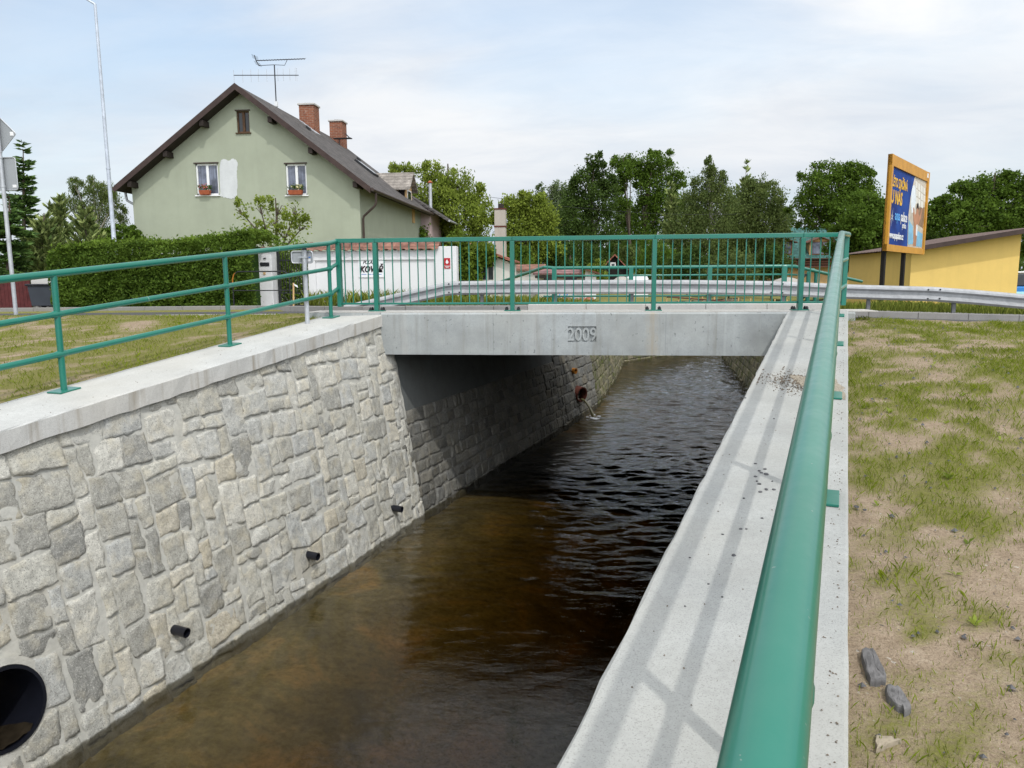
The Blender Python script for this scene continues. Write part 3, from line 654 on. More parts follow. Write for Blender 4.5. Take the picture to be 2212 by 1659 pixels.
# near and far kerbs along the road (outside the bridge deck)
def kerb(name, label, xs, yf, zf, w, h, mat, bevel=.012):
    m = MB(); t = thing(name, label, 'kerb', (xs[0], yf(xs[0]), zf(xs[0])-h))
    for i in range(len(xs)-1):
        a, b = xs[i], xs[i+1]-.006; k = MB()
        k.add([(a, yf(a), zf(a)-h), (b, yf(b), zf(b)-h), (b, yf(b)+w, zf(b)-h), (a, yf(a)+w, zf(a)-h), (a, yf(a), zf(a)), (b, yf(b), zf(b)), (b, yf(b)+w, zf(b)), (a, yf(a)+w, zf(a))],
              [(0,3,2,1),(4,5,6,7),(0,1,5,4),(1,2,6,5),(2,3,7,6),(3,0,4,7)])
        k.build('kerbstone', mat, t, bevel=bevel)
    return t
xl0 = WL.at_y(-.2, -.9)[0]-.5; xr0 = WR.at_y(-.2, .78)[0]+.9
kerb('kerb', 'pale kerb edging the lawn on the left of the bridge', list(np.arange(-16, xl0-.2, 1.))+[xl0], lambda x: .2, lambda x: -.045+zr(x), .15, .35, M['deckedge'])
kerb('kerb', 'thin pale kerb edging the lawn on the right of the bridge', [xr0]+list(np.arange(math.ceil(xr0), 17, 1.)), lambda x: .2, lambda x: -.062+zr(x), .10, .35, M['kerb'])
fy = lambda x: 5.72+1.25*min(1, max(0, (-2.2-x)/3)); fz = lambda x: -.126+zr(x)
XB0, XB1 = AT(1140, 660, 5.72)[0], AT(1792, 660, 5.72)[0]
kerb('kerb', 'far grey kerb left of the pale bridge kerb, curving to the hedge', list(np.arange(-17, XB0-.3, 1.))+[XB0], fy, fz, .14, .3, M['kerb'])
kerb('kerb', 'far grey kerb right of the pale bridge kerb, under the guardrail', [XB1]+list(np.arange(math.ceil(XB1+.2), 20, 1.)), fy, fz, .14, .3, M['kerb'])

# ------------------------------------------------------------------ bridge
br = thing('bridge', 'small grey concrete road bridge marked 2009 over the stream', 'bridge', (CL[0], 0, ZW))
ZB = AT(1200, 767, -.2)[2]; ZT = -.012
pxa, pxb = AT(1227, 705, -.2), AT(1288, 739, -.2)
bx0, bx1 = CL[0]-1.2, CR[0]+1.35
def beam():
    m = MB(); y = -.2; x0, x1 = CL[0]-.02, CR[0]+.9; a, b, c, d = pxa[0], pxb[0], pxb[2], pxa[2]
    Rz = [ZB, c, d, ZT-.025]; Rx = [x0, a, b, x1]
    for i in range(3):
        for j in range(3):
            if i == 1 and j == 1: continue
            m.quad((Rx[i], y, Rz[j]), (Rx[i+1], y, Rz[j]), (Rx[i+1], y, Rz[j+1]), (Rx[i], y, Rz[j+1]))
    r = .032
    m.quad((a, y+r, c), (b, y+r, c), (b, y+r, d), (a, y+r, d)); m.quad((a, y, d), (b, y, d), (b, y+r, d), (a, y+r, d)); m.quad((a, y, c), (b, y, c), (b, y+r, c), (a, y+r, c)); m.quad((a, y, c), (a, y, d), (a, y+r, d), (a, y+r, c)); m.quad((b, y, c), (b, y, d), (b, y+r, d), (b, y+r, c))
    m.quad((x0, y, ZT-.025), (x1, y, ZT-.025), (x1, y+.025, ZT), (x0, y+.025, ZT))
    m.quad((x0, y, ZB), (x1, y, ZB), (x1, .3, ZB), (x0, .3, ZB)); m.quad((x0, y, ZB), (x0, y, ZT-.025), (x0, y+.025, ZT), (x0, .3, ZT), (x0, .3, ZB)); m.quad((x1, y, ZB), (x1, y, ZT-.025), (x1, y+.025, ZT), (x1, .3, ZT), (x1, .3, ZB))
    m.quad((x0, .3, ZB), (x1, .3, ZB), (x1, .3, ZT), (x0, .3, ZT))
    o = m.build('edge_beam', M['beam'], br)
    t = text('date_digits', '2009', .262, M['beam'], o, ((a+b)/2, y+.018, c+.022), (1, 0, 0), (0, 0, 1), .0145, .0035, 0, 'CENTER', .80)
    k = MB(); k.box(x0-1.1, x1+.3, y+.026, .36, ZT+.001, ZT+.014); k.build('kerb_top', M['deckedge'], br)
    k = MB(); k.box(x0-1.1, x0-.004, y+.004, .358, ZT-.35, ZT-.002); k.build('beam_end', M['beam'], br)
beam()
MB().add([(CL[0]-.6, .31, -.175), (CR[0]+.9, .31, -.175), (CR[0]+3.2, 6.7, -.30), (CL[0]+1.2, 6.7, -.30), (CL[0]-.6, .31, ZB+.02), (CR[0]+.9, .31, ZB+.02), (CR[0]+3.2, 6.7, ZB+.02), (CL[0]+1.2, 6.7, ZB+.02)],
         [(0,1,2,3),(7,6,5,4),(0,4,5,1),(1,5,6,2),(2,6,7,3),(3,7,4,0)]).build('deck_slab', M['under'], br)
k = MB(); 
for i in range(5):
    a = XB0+(XB1-XB0)*i/5; b = XB0+(XB1-XB0)*(i+1)/5-.006; k.box(a, b, 5.72, 6.75, -.29, -.10)
k.build('far_kerb', M['deckedge'], br, bevel=.012)
# abutments: concrete on top, coursed stone below
FL = ONZ(900, 1120, ZW); FL = np.array([CL[0]+.43, -.2, 0]); EL = ONZ(1240, 905, ZW)
dA = np.array([EL[0]-FL[0], EL[1]-FL[1], 0]); LA = np.linalg.norm(dA); dA /= LA; LA = 6.75/dA[1]; nA = np.array([dA[1], -dA[0], 0])
def abL(s, z, d=0): q = FL+dA*s+nA*(-.17*(z-ZW)+d); return (q[0], q[1], z)
zc = -1.5
m = MB(); m.add([abL(-.25, zc), abL(LA+.4, zc), abL(LA+.4, ZB+.05), abL(-.25, ZB+.05)]+[abL(-.25, zc, -.6), abL(LA+.4, zc, -.6), abL(LA+.4, ZB+.05, -.6), abL(-.25, ZB+.05, -.6)], [(0,1,2,3),(7,6,5,4),(0,4,5,1),(1,5,6,2),(2,6,7,3),(3,7,4,0)])
abo = m.build('left_abutment', M['abut'], br)
mortar_face('stone_joint', -.25, LA+.3, -3.6, lambda s: zc, abL, abo, M['dark_joint'], step=.2)
stone_face('a', -.25, LA+.3, -3.45, lambda s: zc, abL, .2, 'coursed', 5, abo, M['stone_dim'], relief=.025, sub='stone_facing')
FR = np.array([CR[0]+.55, -.2, 0]); dB = np.array([sin(math.radians(20.5)), cos(math.radians(20.5)), 0]); nB = np.array([dB[1], -dB[0], 0])
def abR(s, z, d=0): q = FR+dB*s-nB*0*(-.17*(z-ZW)+d); return (q[0], q[1], z)
m = MB(); m.add([abR(0, -3.6), abR(LA+.4, -3.6), abR(LA+.4, ZB+.05), abR(0, ZB+.05)]+[abR(0, -3.6, -.6), abR(LA+.4, -3.6, -.6), abR(LA+.4, ZB+.05, -.6), abR(0, ZB+.05, -.6)], [(0,1,2,3),(7,6,5,4),(0,4,5,1),(1,5,6,2),(2,6,7,3),(3,7,4,0)])
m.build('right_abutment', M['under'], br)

# ------------------------------------------------------------------ wing walls
def coping(W_, a0, a1, mat_t, mat_s, parent, seed, flip):
    rg = np.random.default_rng(seed); n = 90; top = MB(); side = MB(); wv = []
    s_in, s_out = (0, -.85) if flip else (0, .76)
    al0 = -13.
    rows = []
    for i in range(n+1):
        f = i/n; r = []
        for ac, dz in ((s_in, -THK), (s_in, -.012), (s_in+(-.012 if flip else .012), 0), (s_out+(.012 if flip else -.012), 0), (s_out, -.012), (s_out, -THK)):
            e = W_.end(ac); al = al0+(e-al0)*f; j = rg.normal(0, .003 if flip else (.003 if ac < .3 else .0008)) if 0 < i < n else 0; zj = rg.normal(0, .0045) if dz == -THK else rg.normal(0, .001)
            r.append(W_.P(al, ac+j, dz+zj))
        rows.append(r)
    V = [p for r in rows for p in r]
    top.add(V, [(i*6+j, (i+1)*6+j, (i+1)*6+j+1, i*6+j+1) for i in range(n) for j in (1, 2, 3, 4)])
    side.add(V, [(i*6+0, (i+1)*6+0, (i+1)*6+1, i*6+1) for i in range(n)]+[(i*6+5, (i+1)*6+5, (i+1)*6, i*6) for i in range(n)]+[(0, 1, 2, 3, 4, 5), tuple(n*6+k for k in range(6))])
    o = top.build('coping', mat_t, parent); side.build('coping_edge', mat_s, o); return o
wl = thing('retaining_wall', 'rough granite retaining wall with pale concrete coping, left of the stream', 'wall', WL.X(0, 0, ZW))
coping(WL, 0, 0, M['coping'], M['coping_side'], wl, 1, True)
cs, czv, cP = hitL(8, 1532)
holes = [(cs, czv, .275)]
plL = lambda s, z, d=0: tuple(WL.X(s, faceL(s, z)+d*.98, z+d*.17))
ztL = lambda s: WL.c[2]+s*WL.m-THK+.006
mortar_face('mortar', -9.5, .30, -3.7, ztL, plL, wl, M['mortar'], holes)
stone_face('w', -9.5, .24, -3.55, ztL, plL, .138, 'rubble', 12, wl, M['stone'], holes, relief=.021)
m = MB(); m.add([WL.X(-13, -.1, -3.7), WL.X(-9.45, -.1, -3.7), WL.P(-9.45, -.1, -.15), WL.P(-13, -.1, -.15), WL.X(-13, -.8, -3.7), WL.X(.05, -.8, -3.7), WL.P(0, -.8, -.15), WL.P(-13, -.8, -.15)], [(0, 1, 2, 3), (4, 5, 6, 7)]); m.build('wall_core', M['abut'], wl)
# culvert and drain pipes set in the wall
cn = np.array([WL.p[0], WL.p[1], .17]); cn /= np.linalg.norm(cn); cc = np.array(plL(cs, czv, 0))
m = MB(); m.lathe(cc, [(.355, -.02), (.355, .016), (.30, .022), (.29, .0)], 40, cn); m.build('pipe_collar', M['mortar'], wl, True)
m = MB(); m.lathe(cc, [(.295, .012), (.295, .035), (.27, .035), (.27, -1.6), (0.001, -1.6)], 40, cn); cp = m.build('culvert_pipe', M['black'], wl, True)
u1 = np.cross(cn, (0, 0, 1)); u1 /= np.linalg.norm(u1); v1 = np.cross(u1, cn); v1 = v1 if v1[2] > 0 else -v1; m = MB(); g = np.random.default_rng(3); V = []
for i in range(16):
    for j in range(9): x = -.16+.32*j/8; V.append(cc+cn*(.02-1.3*i/15)+u1*x+v1*(-.215-.03*(1-(x/.16)**2)+g.normal(0, .007)))
m.add(V, [(i*9+j, (i+1)*9+j, (i+1)*9+j+1, i*9+j+1) for i in range(15) for j in range(8)]); m.build('pipe_silt', plain('rusty_silt', (.022, .017, .011), .35, .6, 12), cp, True)
for px, py in ((375, 1360), (663, 1198), (848, 1097)):
    s, z, P = hitL(px, py); c = np.array(plL(s, z, 0)); ax = np.array([WL.p[0], WL.p[1], -.06])
    m = MB(); m.lathe(c, [(.045, -.06), (.045, .15), (.038, .15), (.038, -.12), (.001, -.12)], 18, ax); m.build('drain_pipe', M['black'], wl, True)
wr = thing('retaining_wall', 'retaining wall right of the stream, wide pale coping with pebbles, below the nearest handrail', 'wall', WR.X(0, 0, ZW))
coping(WR, 0, 0, M['coping_r'], M['coping_r'], wr, 2, False)
plR = lambda s, z, d=0: tuple(WR.X(s, faceR(s, z)-d*.98, z+d*.17)); ztR = lambda s: WR.c[2]+s*WR.m-THK+.006
mortar_face('mortar', -12.5, .02, -3.7, ztR, plR, wr, M['mortar'], step=.15)
stone_face('x', -12.5, 0, -3.55, ztR, plR, .16, 'rubble', 22, wr, M['stone'], relief=.03)
m = MB(); m.add([WR.X(-13, .74, -1.8), WR.X(.2, .74, -1.8), WR.P(.2, .74, -.1), WR.P(-13, .74, -.1)], [(0, 1, 2, 3)]); m.build('wall_back', M['abut'], wr)
# downstream banks
fl = [ONZ(1240, 905, ZW), ONZ(1290, 870, ZW), ONZ(1322, 824, ZW), ONZ(1345, 780, ZW)]; fl[0] = np.array([FL[0], FL[1], ZW])+dA*(LA+.3)
fl.append(fl[-1]+np.array([7., 9, 0]))
def polyface(pts, side):
    segs = [np.linalg.norm((pts[i+1]-pts[i])[:2]) for i in range(len(pts)-1)]; cum = np.concatenate([[0], np.cumsum(segs)])
    def pf(s, z, d=0):
        i = min(max(int(np.searchsorted(cum, s)-1), 0), len(segs)-1); t = (pts[i+1]-pts[i])/segs[i]; n = np.array([t[1], -t[0], 0])*side
        q = pts[i]+t*(s-cum[i])+n*(-.17*(z-ZW)+d); return (q[0], q[1], z)
    return pf, cum
pf, cum = polyface(fl, 1)
w2 = thing('bank_wall', 'stone bank wall beyond the bridge, left side, pale near part', 'wall', fl[0])
zt2 = lambda s: -.40-.12*s
mortar_face('mortar', 0, cum[1], -3.6, zt2, pf, w2, M['dark_joint'], step=.15)
stone_face('y', 0, cum[1], -3.5, zt2, pf, .22, 'coursed', 31, w2, M['stone_dim'], relief=.03)
w3 = thing('bank_wall', 'old mossy stone bank wall curving away beyond the bridge on the left', 'wall', fl[1])
zt3 = lambda s: -.62
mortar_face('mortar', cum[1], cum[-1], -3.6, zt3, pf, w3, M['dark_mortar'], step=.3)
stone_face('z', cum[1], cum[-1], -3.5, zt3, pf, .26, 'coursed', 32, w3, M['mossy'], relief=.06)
fr = [np.array([FR[0], FR[1], ZW])+dB*(LA+.3), ONZ(1636, 858, ZW), ONZ(1560, 771, ZW)]; fr.append(fr[-1]+np.array([8., 10, 0])); fr[0][0] += .05
pf2, cum2 = polyface(fr, -1)
w4 = thing('bank_wall', 'dark shaded stone bank wall beyond the bridge on the right', 'wall', fr[1])
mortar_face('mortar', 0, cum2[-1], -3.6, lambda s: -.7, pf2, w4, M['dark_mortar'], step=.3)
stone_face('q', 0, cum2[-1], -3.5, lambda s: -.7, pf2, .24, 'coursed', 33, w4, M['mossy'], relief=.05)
# far outlet pipe with a running jet, orange pipe end

def on_ab(px, py):
    d = RAY(px, py); z = ZW+1
    for _ in range(12):
        p0 = np.array(abL(0, z)); t = ((p0-CAM)@nA)/(d@nA); z = (CAM+d*t)[2]
    return CAM+d*t
o1 = on_ab(1249, 850); 
m = MB(); m.lathe(o1, [(.20, -.3), (.20, .14), (.17, .14), (.17, -.5), (.001, -.5)], 22, nA-np.array([0, 0, .1])-.5*dA); op_ = m.build('outlet_pipe', M['rust'], None, True); tag(op_, 'rusty round outlet pipe spilling water at the far end of the bridge wall', 'pipe')
jt = [o1+nA*.1+np.array([0, 0, -.15])]
for k in range(1, 9):
    f = k/8; jt.append(np.array([jt[0][0]+nA[0]*.42*f-dA[0]*.35*f, jt[0][1]+nA[1]*.42*f-dA[1]*.35*f, jt[0][2]+(ZW-jt[0][2])*f*f]))
def jet_mat():
    t = NT('running_water'); return t.fin(t.ramp(t.noise(12, 3), (.3, (.13, .115, .05)), (.7, (.26, .24, .13))), .15, 0, .6)
M['jet'] = jet_mat()
m = MB(); m.tube(jt, [.034, .034, .03, .028, .03, .03, .034, .04, .05], 9); tag(m.build('water_jet', M['jet'], None, True), 'thin brownish water jet falling from the rusty pipe', 'water', kind='stuff')
m = MB(); g = np.random.default_rng(9)
for k in range(16):
    c = jt[-1]+np.array([g.normal(0, .2), g.normal(0, .15), .004]); r = g.uniform(.015, .06); m.lathe(c, [(r, 0), (r*.7, r*.25), (.001, r*.35)], 8)
tag(m.build('foam', M['white_plastic'], None, True), 'white foam where the pipe water hits the stream', 'foam', kind='stuff')
o2 = on_ab(1237, 801); m = MB(); m.lathe(o2, [(.075, -.1), (.075, .1), (.06, .1), (.06, -.05), (.001, -.05)], 16, nA-.3*dA); tag(m.build('pipe_end', M['orange'], None, True), 'short orange plastic pipe end in the wall above the rusty outlet', 'pipe')

# ------------------------------------------------------------------ railings
rl = thing('bridge_railing', 'green steel railing with thin upright bars along the bridge edge', 'railing', (0, 0, 0))
HB = 1.055
xpost = [0, 2., 4., 6.]; xa, xb = AT(733, 590, 0)[0], AT(1823, 600, 0)[0]
def plate(c, r, post, ax=(1, 0, 0), ay=(0, 1, 0), w=.1, h=.07, t=.014):
    ax, ay = np.asarray(ax), np.asarray(ay); az = np.cross(ax, ay)
    m = MB(); m.obox(np.asarray(c)+az*t/2, ax*w, ay*h, az*t/2); p = m.build('base_plate', M['green'], post, bevel=.003)
    return p
for x in xpost:
    m = MB(); m.box(x-.031, x+.031, -.05, .05, .014, HB-.062); p = m.build('post', M['green'], rl, bevel=.005)
    pt = plate((x, 0, .003), 0, p, w=.115, h=.075)
    for sx in (-.085, .085):
        for sy in (-.05, .05): m = MB(); m.lathe((x+sx, sy, .016), [(.022, 0), (.022, .03), (.012, .032), (.012, .045), (.001, .045)], 6); m.build('anchor_bolt', M['darkmetal'], pt)
for x in (xa, xb):
    m = MB(); m.box(x-.031, x+.031, -.05, .05, .07, HB-.062); m.build('end_post', M['green'], rl, bevel=.005)
ed = [xa-.033, .0, 2, 4, 6, xb+.033]
for a, b in zip(ed[:-1], ed[1:]):
    m = MB(); m.box(a+.0015, b-.0015, -.045, .045, HB-.06, HB); m.build('top_rail', M['green'], rl, bevel=.005)
    a2 = a+.034 if a > -.5 and a < 6.5 and a in (0, 2, 4, 6) or a == .0 else a+.066; b2 = b-.034 if b in (0., 2, 4, 6) else b-.066
    m = MB(); m.box(a2, b2, -.02, .02, .10, .128); m.build('bottom_rail', M['green'], rl, bevel=.003)
    n = max(1, round((b-a)/.125)-1)
    for i in range(n):
        x = a+(b-a)*(i+1)/(n+1); m = MB(); m.box(x-.007, x+.007, -.007, .007, .128, HB-.06); m.build('baluster', M['green'], rl)
RH = (1.045, .69, .335)
def handrail(name, label, W_, ac, als, s_end_pts, r_top, r_low, a_start):
    t = thing(name, label, 'railing', W_.P(als[len(als)//2], ac))
    for k, h in enumerate(RH):
        r = r_top if k == 0 else r_low
        pts = [W_.P(a_start, ac, h)] + [W_.P(a, ac, h) for a in sorted(als)] + [s_end_pts[k]]
        m = MB(); m.tube(pts, r, 24 if k == 0 else 16); m.build('top_rail' if k == 0 else 'middle_rail' if k == 1 else 'lower_rail', M['green'], t, True)
    hv = np.array([W_.h[0], W_.h[1], W_.m]); hv /= np.linalg.norm(hv)
    for al in (-1.45, -3.72, -5.9, -7.9):
        for k, h in enumerate(RH):
            if (int(al*10)+k) % 2: continue
            r = r_top if k == 0 else r_low; q = W_.P(al+.13*k, ac, h); m = MB(); m.tube([q-hv*.004, q+hv*.004], r+.0012, 16, False); m.build('weld_seam', M['scuff'], t, True)
    for al in als:
        b = W_.P(al, ac)
        for k in (1, 2): m = MB(); q = W_.P(al, ac, RH[k]); m.tube([q-hv*.055, q-hv*.03, q+hv*.03, q+hv*.055], [r_low+.0005, r_low+.0065, r_low+.0065, r_low+.0005], 14, False); m.build('joint_collar', M['green'], t, True)
        m = MB(); m.tube([b+np.array([0, 0, .012]), b+np.array([0, 0, RH[0]-.01])], .027, 16); p = m.build('post', M['green'], t, True)
        hh = np.array([W_.h[0], W_.h[1], W_.m]); hh /= np.linalg.norm(hh)
        plate(b+np.array([0, 0, .002]), 0, p, hh, -W_.p, .105, .085)
    return t
eL = [np.array([xa-.02, -.0, h+.02-.045]) for h in RH]; eL[0][2] = HB-.035
for k, z in ((1, .70), (2, .345)): eL[k][2] = z
handrail('pipe_handrail', 'green three-bar pipe handrail on the left wall coping', WL, -.655, [-.30, -2.42, -4.60, -6.78, -8.96, -11.1], eL, .032, .027, -13.)
eR = [np.array([xb, -.07, h]) for h in (HB-.035, .70, .345)]
handrail('pipe_handrail', 'nearest green pipe handrail, running from the bottom edge up to the bridge', WR, .632, [-.30, -2.30, -4.52, -6.70, -8.90, -11.1], eR, .0385, .027, -13.)

# guardrail
GY = 6.12
gp = [AT(x, y, GY) for x, y in ((727, 663), (780, 651), (860, 633), (930, 617), (963, 609.8), (982, 607.5), (1106, 606), (1300, 604.5), (1500, 604.8), (1677, 607.3), (1822, 614), (1930, 617.2), (2015, 619.5), (2110, 626.5), (2212, 635.5), (2320, 645))]
g_ = gp[-1]; gp.append(g_+np.array([4., -.8, -.3]))
gd = thing('guardrail', 'grey galvanised guardrail along the far side of the road', 'guardrail', (3, GY, -.2))
prof = [(-.00, 0), (-.02, -.004), (-.075, -.045), (-.08, -.085), (-.015, -.125), (-.01, -.185), (-.075, -.225), (-.08, -.265), (-.02, -.306), (0, -.31), (.004, -.30), (-.012, -.30), (-.07, -.262), (-.066, -.228), (0, -.188), (-.005, -.122), (-.07, -.083), (-.066, -.047), (-.012, -.008), (.004, -.004)]
prof = [(-o, z) for o, z in prof]
i1, i2, i3 = 5, 9, 12
for a, b in ((0, i1), (i1, i2), (i2, i3), (i3, len(gp)-1)):
    m = MB(); pth = gp[a:b+1]; m.sweep(prof, pth); m.build('rail_beam', M['guard'], gd, True)
for i, k in enumerate((i1, i2, i3)):
    p = gp[k]; m = MB()
    for dx in (-.12, .12):
        for dz in (-.06, -.25): m.lathe((p[0]+dx, p[1]-.075, p[2]+dz), [(.018, 0), (.018, .015), (.001, .017)], 8, (0, -1, 0))
    m.build('joint_bolts', M['darkmetal'], gd)
gx = [p[0] for p in gp]; gzv = [p[2] for p in gp]; gyv = [p[1] for p in gp]
for px in (870, 1040, 1200, 1366, 1532, 1694, 1880, 2066, 2250):
    x = AT(px, 620, GY)[0]; z = np.interp(x, gx, gzv); m = MB(); m.box(x-.035, x+.035, GY+.03, GY+.09, -.7, z-.03); m.build('post', M['dark_zinc'], gd)

# far railing on the other side of the road
FY = 6.62
fr_ = thing('far_railing', 'green pipe railing on the far side of the bridge, behind the guardrail', 'railing', (4, FY, -.2))
fx = [AT(p, 600, FY)[0] for p in (1197, 1363, 1532.6, 1694)]
zt = AT(1450, 577, FY)[2]; zm = AT(1450, 594.5, FY)[2]; zl_ = AT(1450, 639, FY)[2]
l0 = AT(1176, 577, FY); l1 = AT(1090, 606, FY+2.4); l2 = l1+(l1-l0)*.6; r0 = AT(1716, 575.5, FY); r1 = AT(1861, 608, FY+2.6)
m = MB(); m.tube([l2, l1, l0+(l1-l0)*.04, l0, np.array([fx[0], FY, zt]), np.array([fx[-1], FY, zt]), r0, r0+(r1-r0)*.04, r1], .038, 14); m.build('top_rail', M['green'], fr_, True)
m = MB(); m.tube([np.array([fx[0], FY, zm]), np.array([fx[-1], FY, zm]), np.array([fx[-1]+.35, FY+.3, zm-.01])], .022, 10); m.build('middle_rail', M['green'], fr_, True)
m = MB(); m.tube([np.array([fx[0]-.25, FY, zl_]), np.array([fx[-1]+.3, FY, zl_])], .022, 10); m.build('lower_rail', M['green'], fr_, True)
for x in fx:
    m = MB(); m.box(x-.05, x+.05, FY-.05, FY+.05, -.5, zt); m.build('post', M['green'], fr_, bevel=.006)
# bent green standpipe hoop
s0 = AT(1745, 612, FY+1.2); hz_ = AT(1745, 583, FY+1.2)[2]; w_ = .18
hp = [np.array([s0[0], s0[1], -.9]), np.array([s0[0], s0[1], hz_-.1])]+[np.array([s0[0]+w_/2-w_/2*cos(a), s0[1], hz_-.1+.1*sin(a)]) for a in np.linspace(.3, pi-.3, 6)]+[np.array([s0[0]+w_, s0[1], hz_-.1]), np.array([s0[0]+w_, s0[1], -.9])]
st = thing('standpipe', 'green bent hoop pipe with slanting braces behind the far railing', 'pipe', (s0[0], s0[1], -.9))
m = MB(); m.tube(hp, .042, 10); m.build('hoop', M['green'], st, True)
m = MB(); m.bar((s0[0]-.9, s0[1], -.45), (s0[0]-.05, s0[1], hz_-.1), .05); m.bar((s0[0]-.75, s0[1]+.1, -.9), (s0[0], s0[1]+.1, .05), .05); m.build('brace', M['darkmetal'], st)

# ------------------------------------------------------------------ road signs, lamp
B = ONZ(664, 693, -.09); 
sg = thing('sign_post', 'short grey post with small square sign seen from behind, by the left coping end', 'sign', (B[0], B[1], -.1)); zt_ = AT(662, 530, B[1])[2]
m = MB(); m.tube([(B[0], B[1], -.25), (B[0], B[1], zt_-.06)], .031, 14); m.build('pole', M['galv'], sg, True)
m = MB(); m.lathe((B[0], B[1], zt_-.062), [(.033, 0), (.033, .06), (.001, .064)], 14); m.build('cap', M['black'], sg, True)
def rplate(c, w, h, r, n, t=.006, off=0):
    pts = []
    for (sx, sz, a0) in ((1, 1, 0), (-1, 1, pi/2), (-1, -1, pi), (1, -1, 3*pi/2)):
        for k in range(5): a = a0+k*pi/8; pts.append((c[0]+sx*(w/2-r)+r*cos(a), c[1], c[2]+sz*(h/2-r)+r*sin(a)))
    return pts
q0, q1 = AT(630, 543, B[1]+.06), AT(676, 568, B[1]+.06); pc = (q0+q1)/2
m = MB(); m.prism(rplate(pc, q1[0]-q0[0], q0[2]-q1[2], .03, 5), (0, .004, 0)); o = m.build('sign_plate', M['signback'], sg)
m = MB(); rp = rplate(pc, q1[0]-q0[0], q0[2]-q1[2], .03, 5); m.tube([np.array(p)-np.array([0, .008, 0]) for p in rp+[rp[0]]], .009, 6); m.build('rim', M['galv'], o, True)
m = MB(); m.box(q1[0]-.085, q1[0]-.03, B[1]+.055, B[1]+.058, q1[2]+.02, q1[2]+.06); m.build('sticker', M['white_sticker'], o)
m = MB(); m.box(q1[0]-.085, q1[0]-.03, B[1]+.055, B[1]+.058, q1[2]+.065, q1[2]+.085); m.build('sticker', M['blue_sticker'], o)
m = MB(); m.box(B[0]-.08, B[0]+.038, B[1]-.036, B[1]+.056, pc[2]-.015, pc[2]+.01); m.build('clamp', M['galv'], sg)

B = ONZ(35, 683, -.1)
sg = thing('sign_post', 'tall grey post with backs of diamond and square signs, left edge', 'sign', (B[0], B[1], -.1)); ztp = AT(2, 243, B[1])[2]
m = MB(); m.tube([(B[0], B[1], -.3), (B[0], B[1], ztp)], .031, 14); m.build('pole', M['galv'], sg, True)
zd1, zd0 = AT(0, 249, B[1])[2], AT(8, 327, B[1])[2]; hd = (zd1-zd0)/2; zc_ = (zd1+zd0)/2
def diamond(c, r, rc):
    P = []
    for a in (0, pi/2, pi, 3*pi/2):
        for k in (-2, -1, 0, 1, 2): b = a+k*pi/10; P.append((c[0]+(r-rc*1.414)*cos(a)+rc*cos(b), c[1], c[2]+(r-rc*1.414)*sin(a)+rc*sin(b)))
    return P
m = MB(); dd = diamond((B[0], B[1]+.05, zc_), hd, .03); m.prism(dd, (0, .005, 0)); o = m.build('diamond_plate', M['signback'], sg)
m = MB(); m.tube([np.array(p)-np.array([0, .006, 0]) for p in dd+[dd[0]]], .008, 6); m.build('rim', M['galv'], o, True)
m = MB(); m.box(B[0]+hd*.62, B[0]+hd*.84, B[1]+.044, B[1]+.047, zc_-.03, zc_+.03); m.build('sticker', M['white_sticker'], o)
za, zb_ = AT(20, 339, B[1])[2], AT(20, 410, B[1])[2]; wq = (za-zb_)
m = MB(); rp = rplate((B[0], B[1]+.05, (za+zb_)/2), wq*.86, wq, .04, 5); m.prism(rp, (0, .005, 0)); o = m.build('square_plate', M['signback'], sg)
m = MB(); m.tube([np.array(p)-np.array([0, .006, 0]) for p in rp+[rp[0]]], .008, 6); m.build('rim', M['galv'], o, True)
m = MB(); m.box(B[0]+.13, B[0]+.2, B[1]+.044, B[1]+.047, zb_+.04, zb_+.085); m.build('sticker', M['white_sticker'], o)
for z in (zd0-.0, za-.0, zb_+.06, zd1-.05):
    m = MB(); m.lathe((B[0], B[1], z-.02), [(.032, 0), (.037, 0), (.037, .03), (.032, .03)], 14); m.build('clamp', M['galv'], sg, True)

LY = 14.5; b = AT(247, 527, LY); tp = AT(209.5, 2, LY)
lp = thing('street_lamp', 'tall slim galvanised street lamp behind the hedge on the left', 'street lamp', (b[0], LY, -.3))
m = MB(); m.lathe((b[0], LY, -.3), [(.085, 0), (.085, 1.4), (.078, 1.45), (.062, tp[2]*.5), (.046, tp[2]+.2), (.001, tp[2]+.2)], 16); m.build('pole', M['lamp'], lp, True)
m = MB(); m.lathe((b[0], LY, tp[2]*.44), [(.068, 0), (.074, 0), (.074, .05), (.066, .05)], 16); m.build('collar', M['lamp'], lp, True)
m = MB(); z1 = tp[2]-.1; m.tube([(b[0], LY, z1-.3), (b[0], LY, z1), (b[0]-.5, LY, z1+.30), (b[0]-1.3, LY, z1+.42)], .038, 10); m.build('arm', M['lamp'], lp, True)
m = MB(); m.obox((b[0]-1.55, LY, z1+.43), (.33, 0, .02), (0, .13, 0), (0, 0, .06)); m.build('lamp_head', M['signback'], lp, bevel=.03)

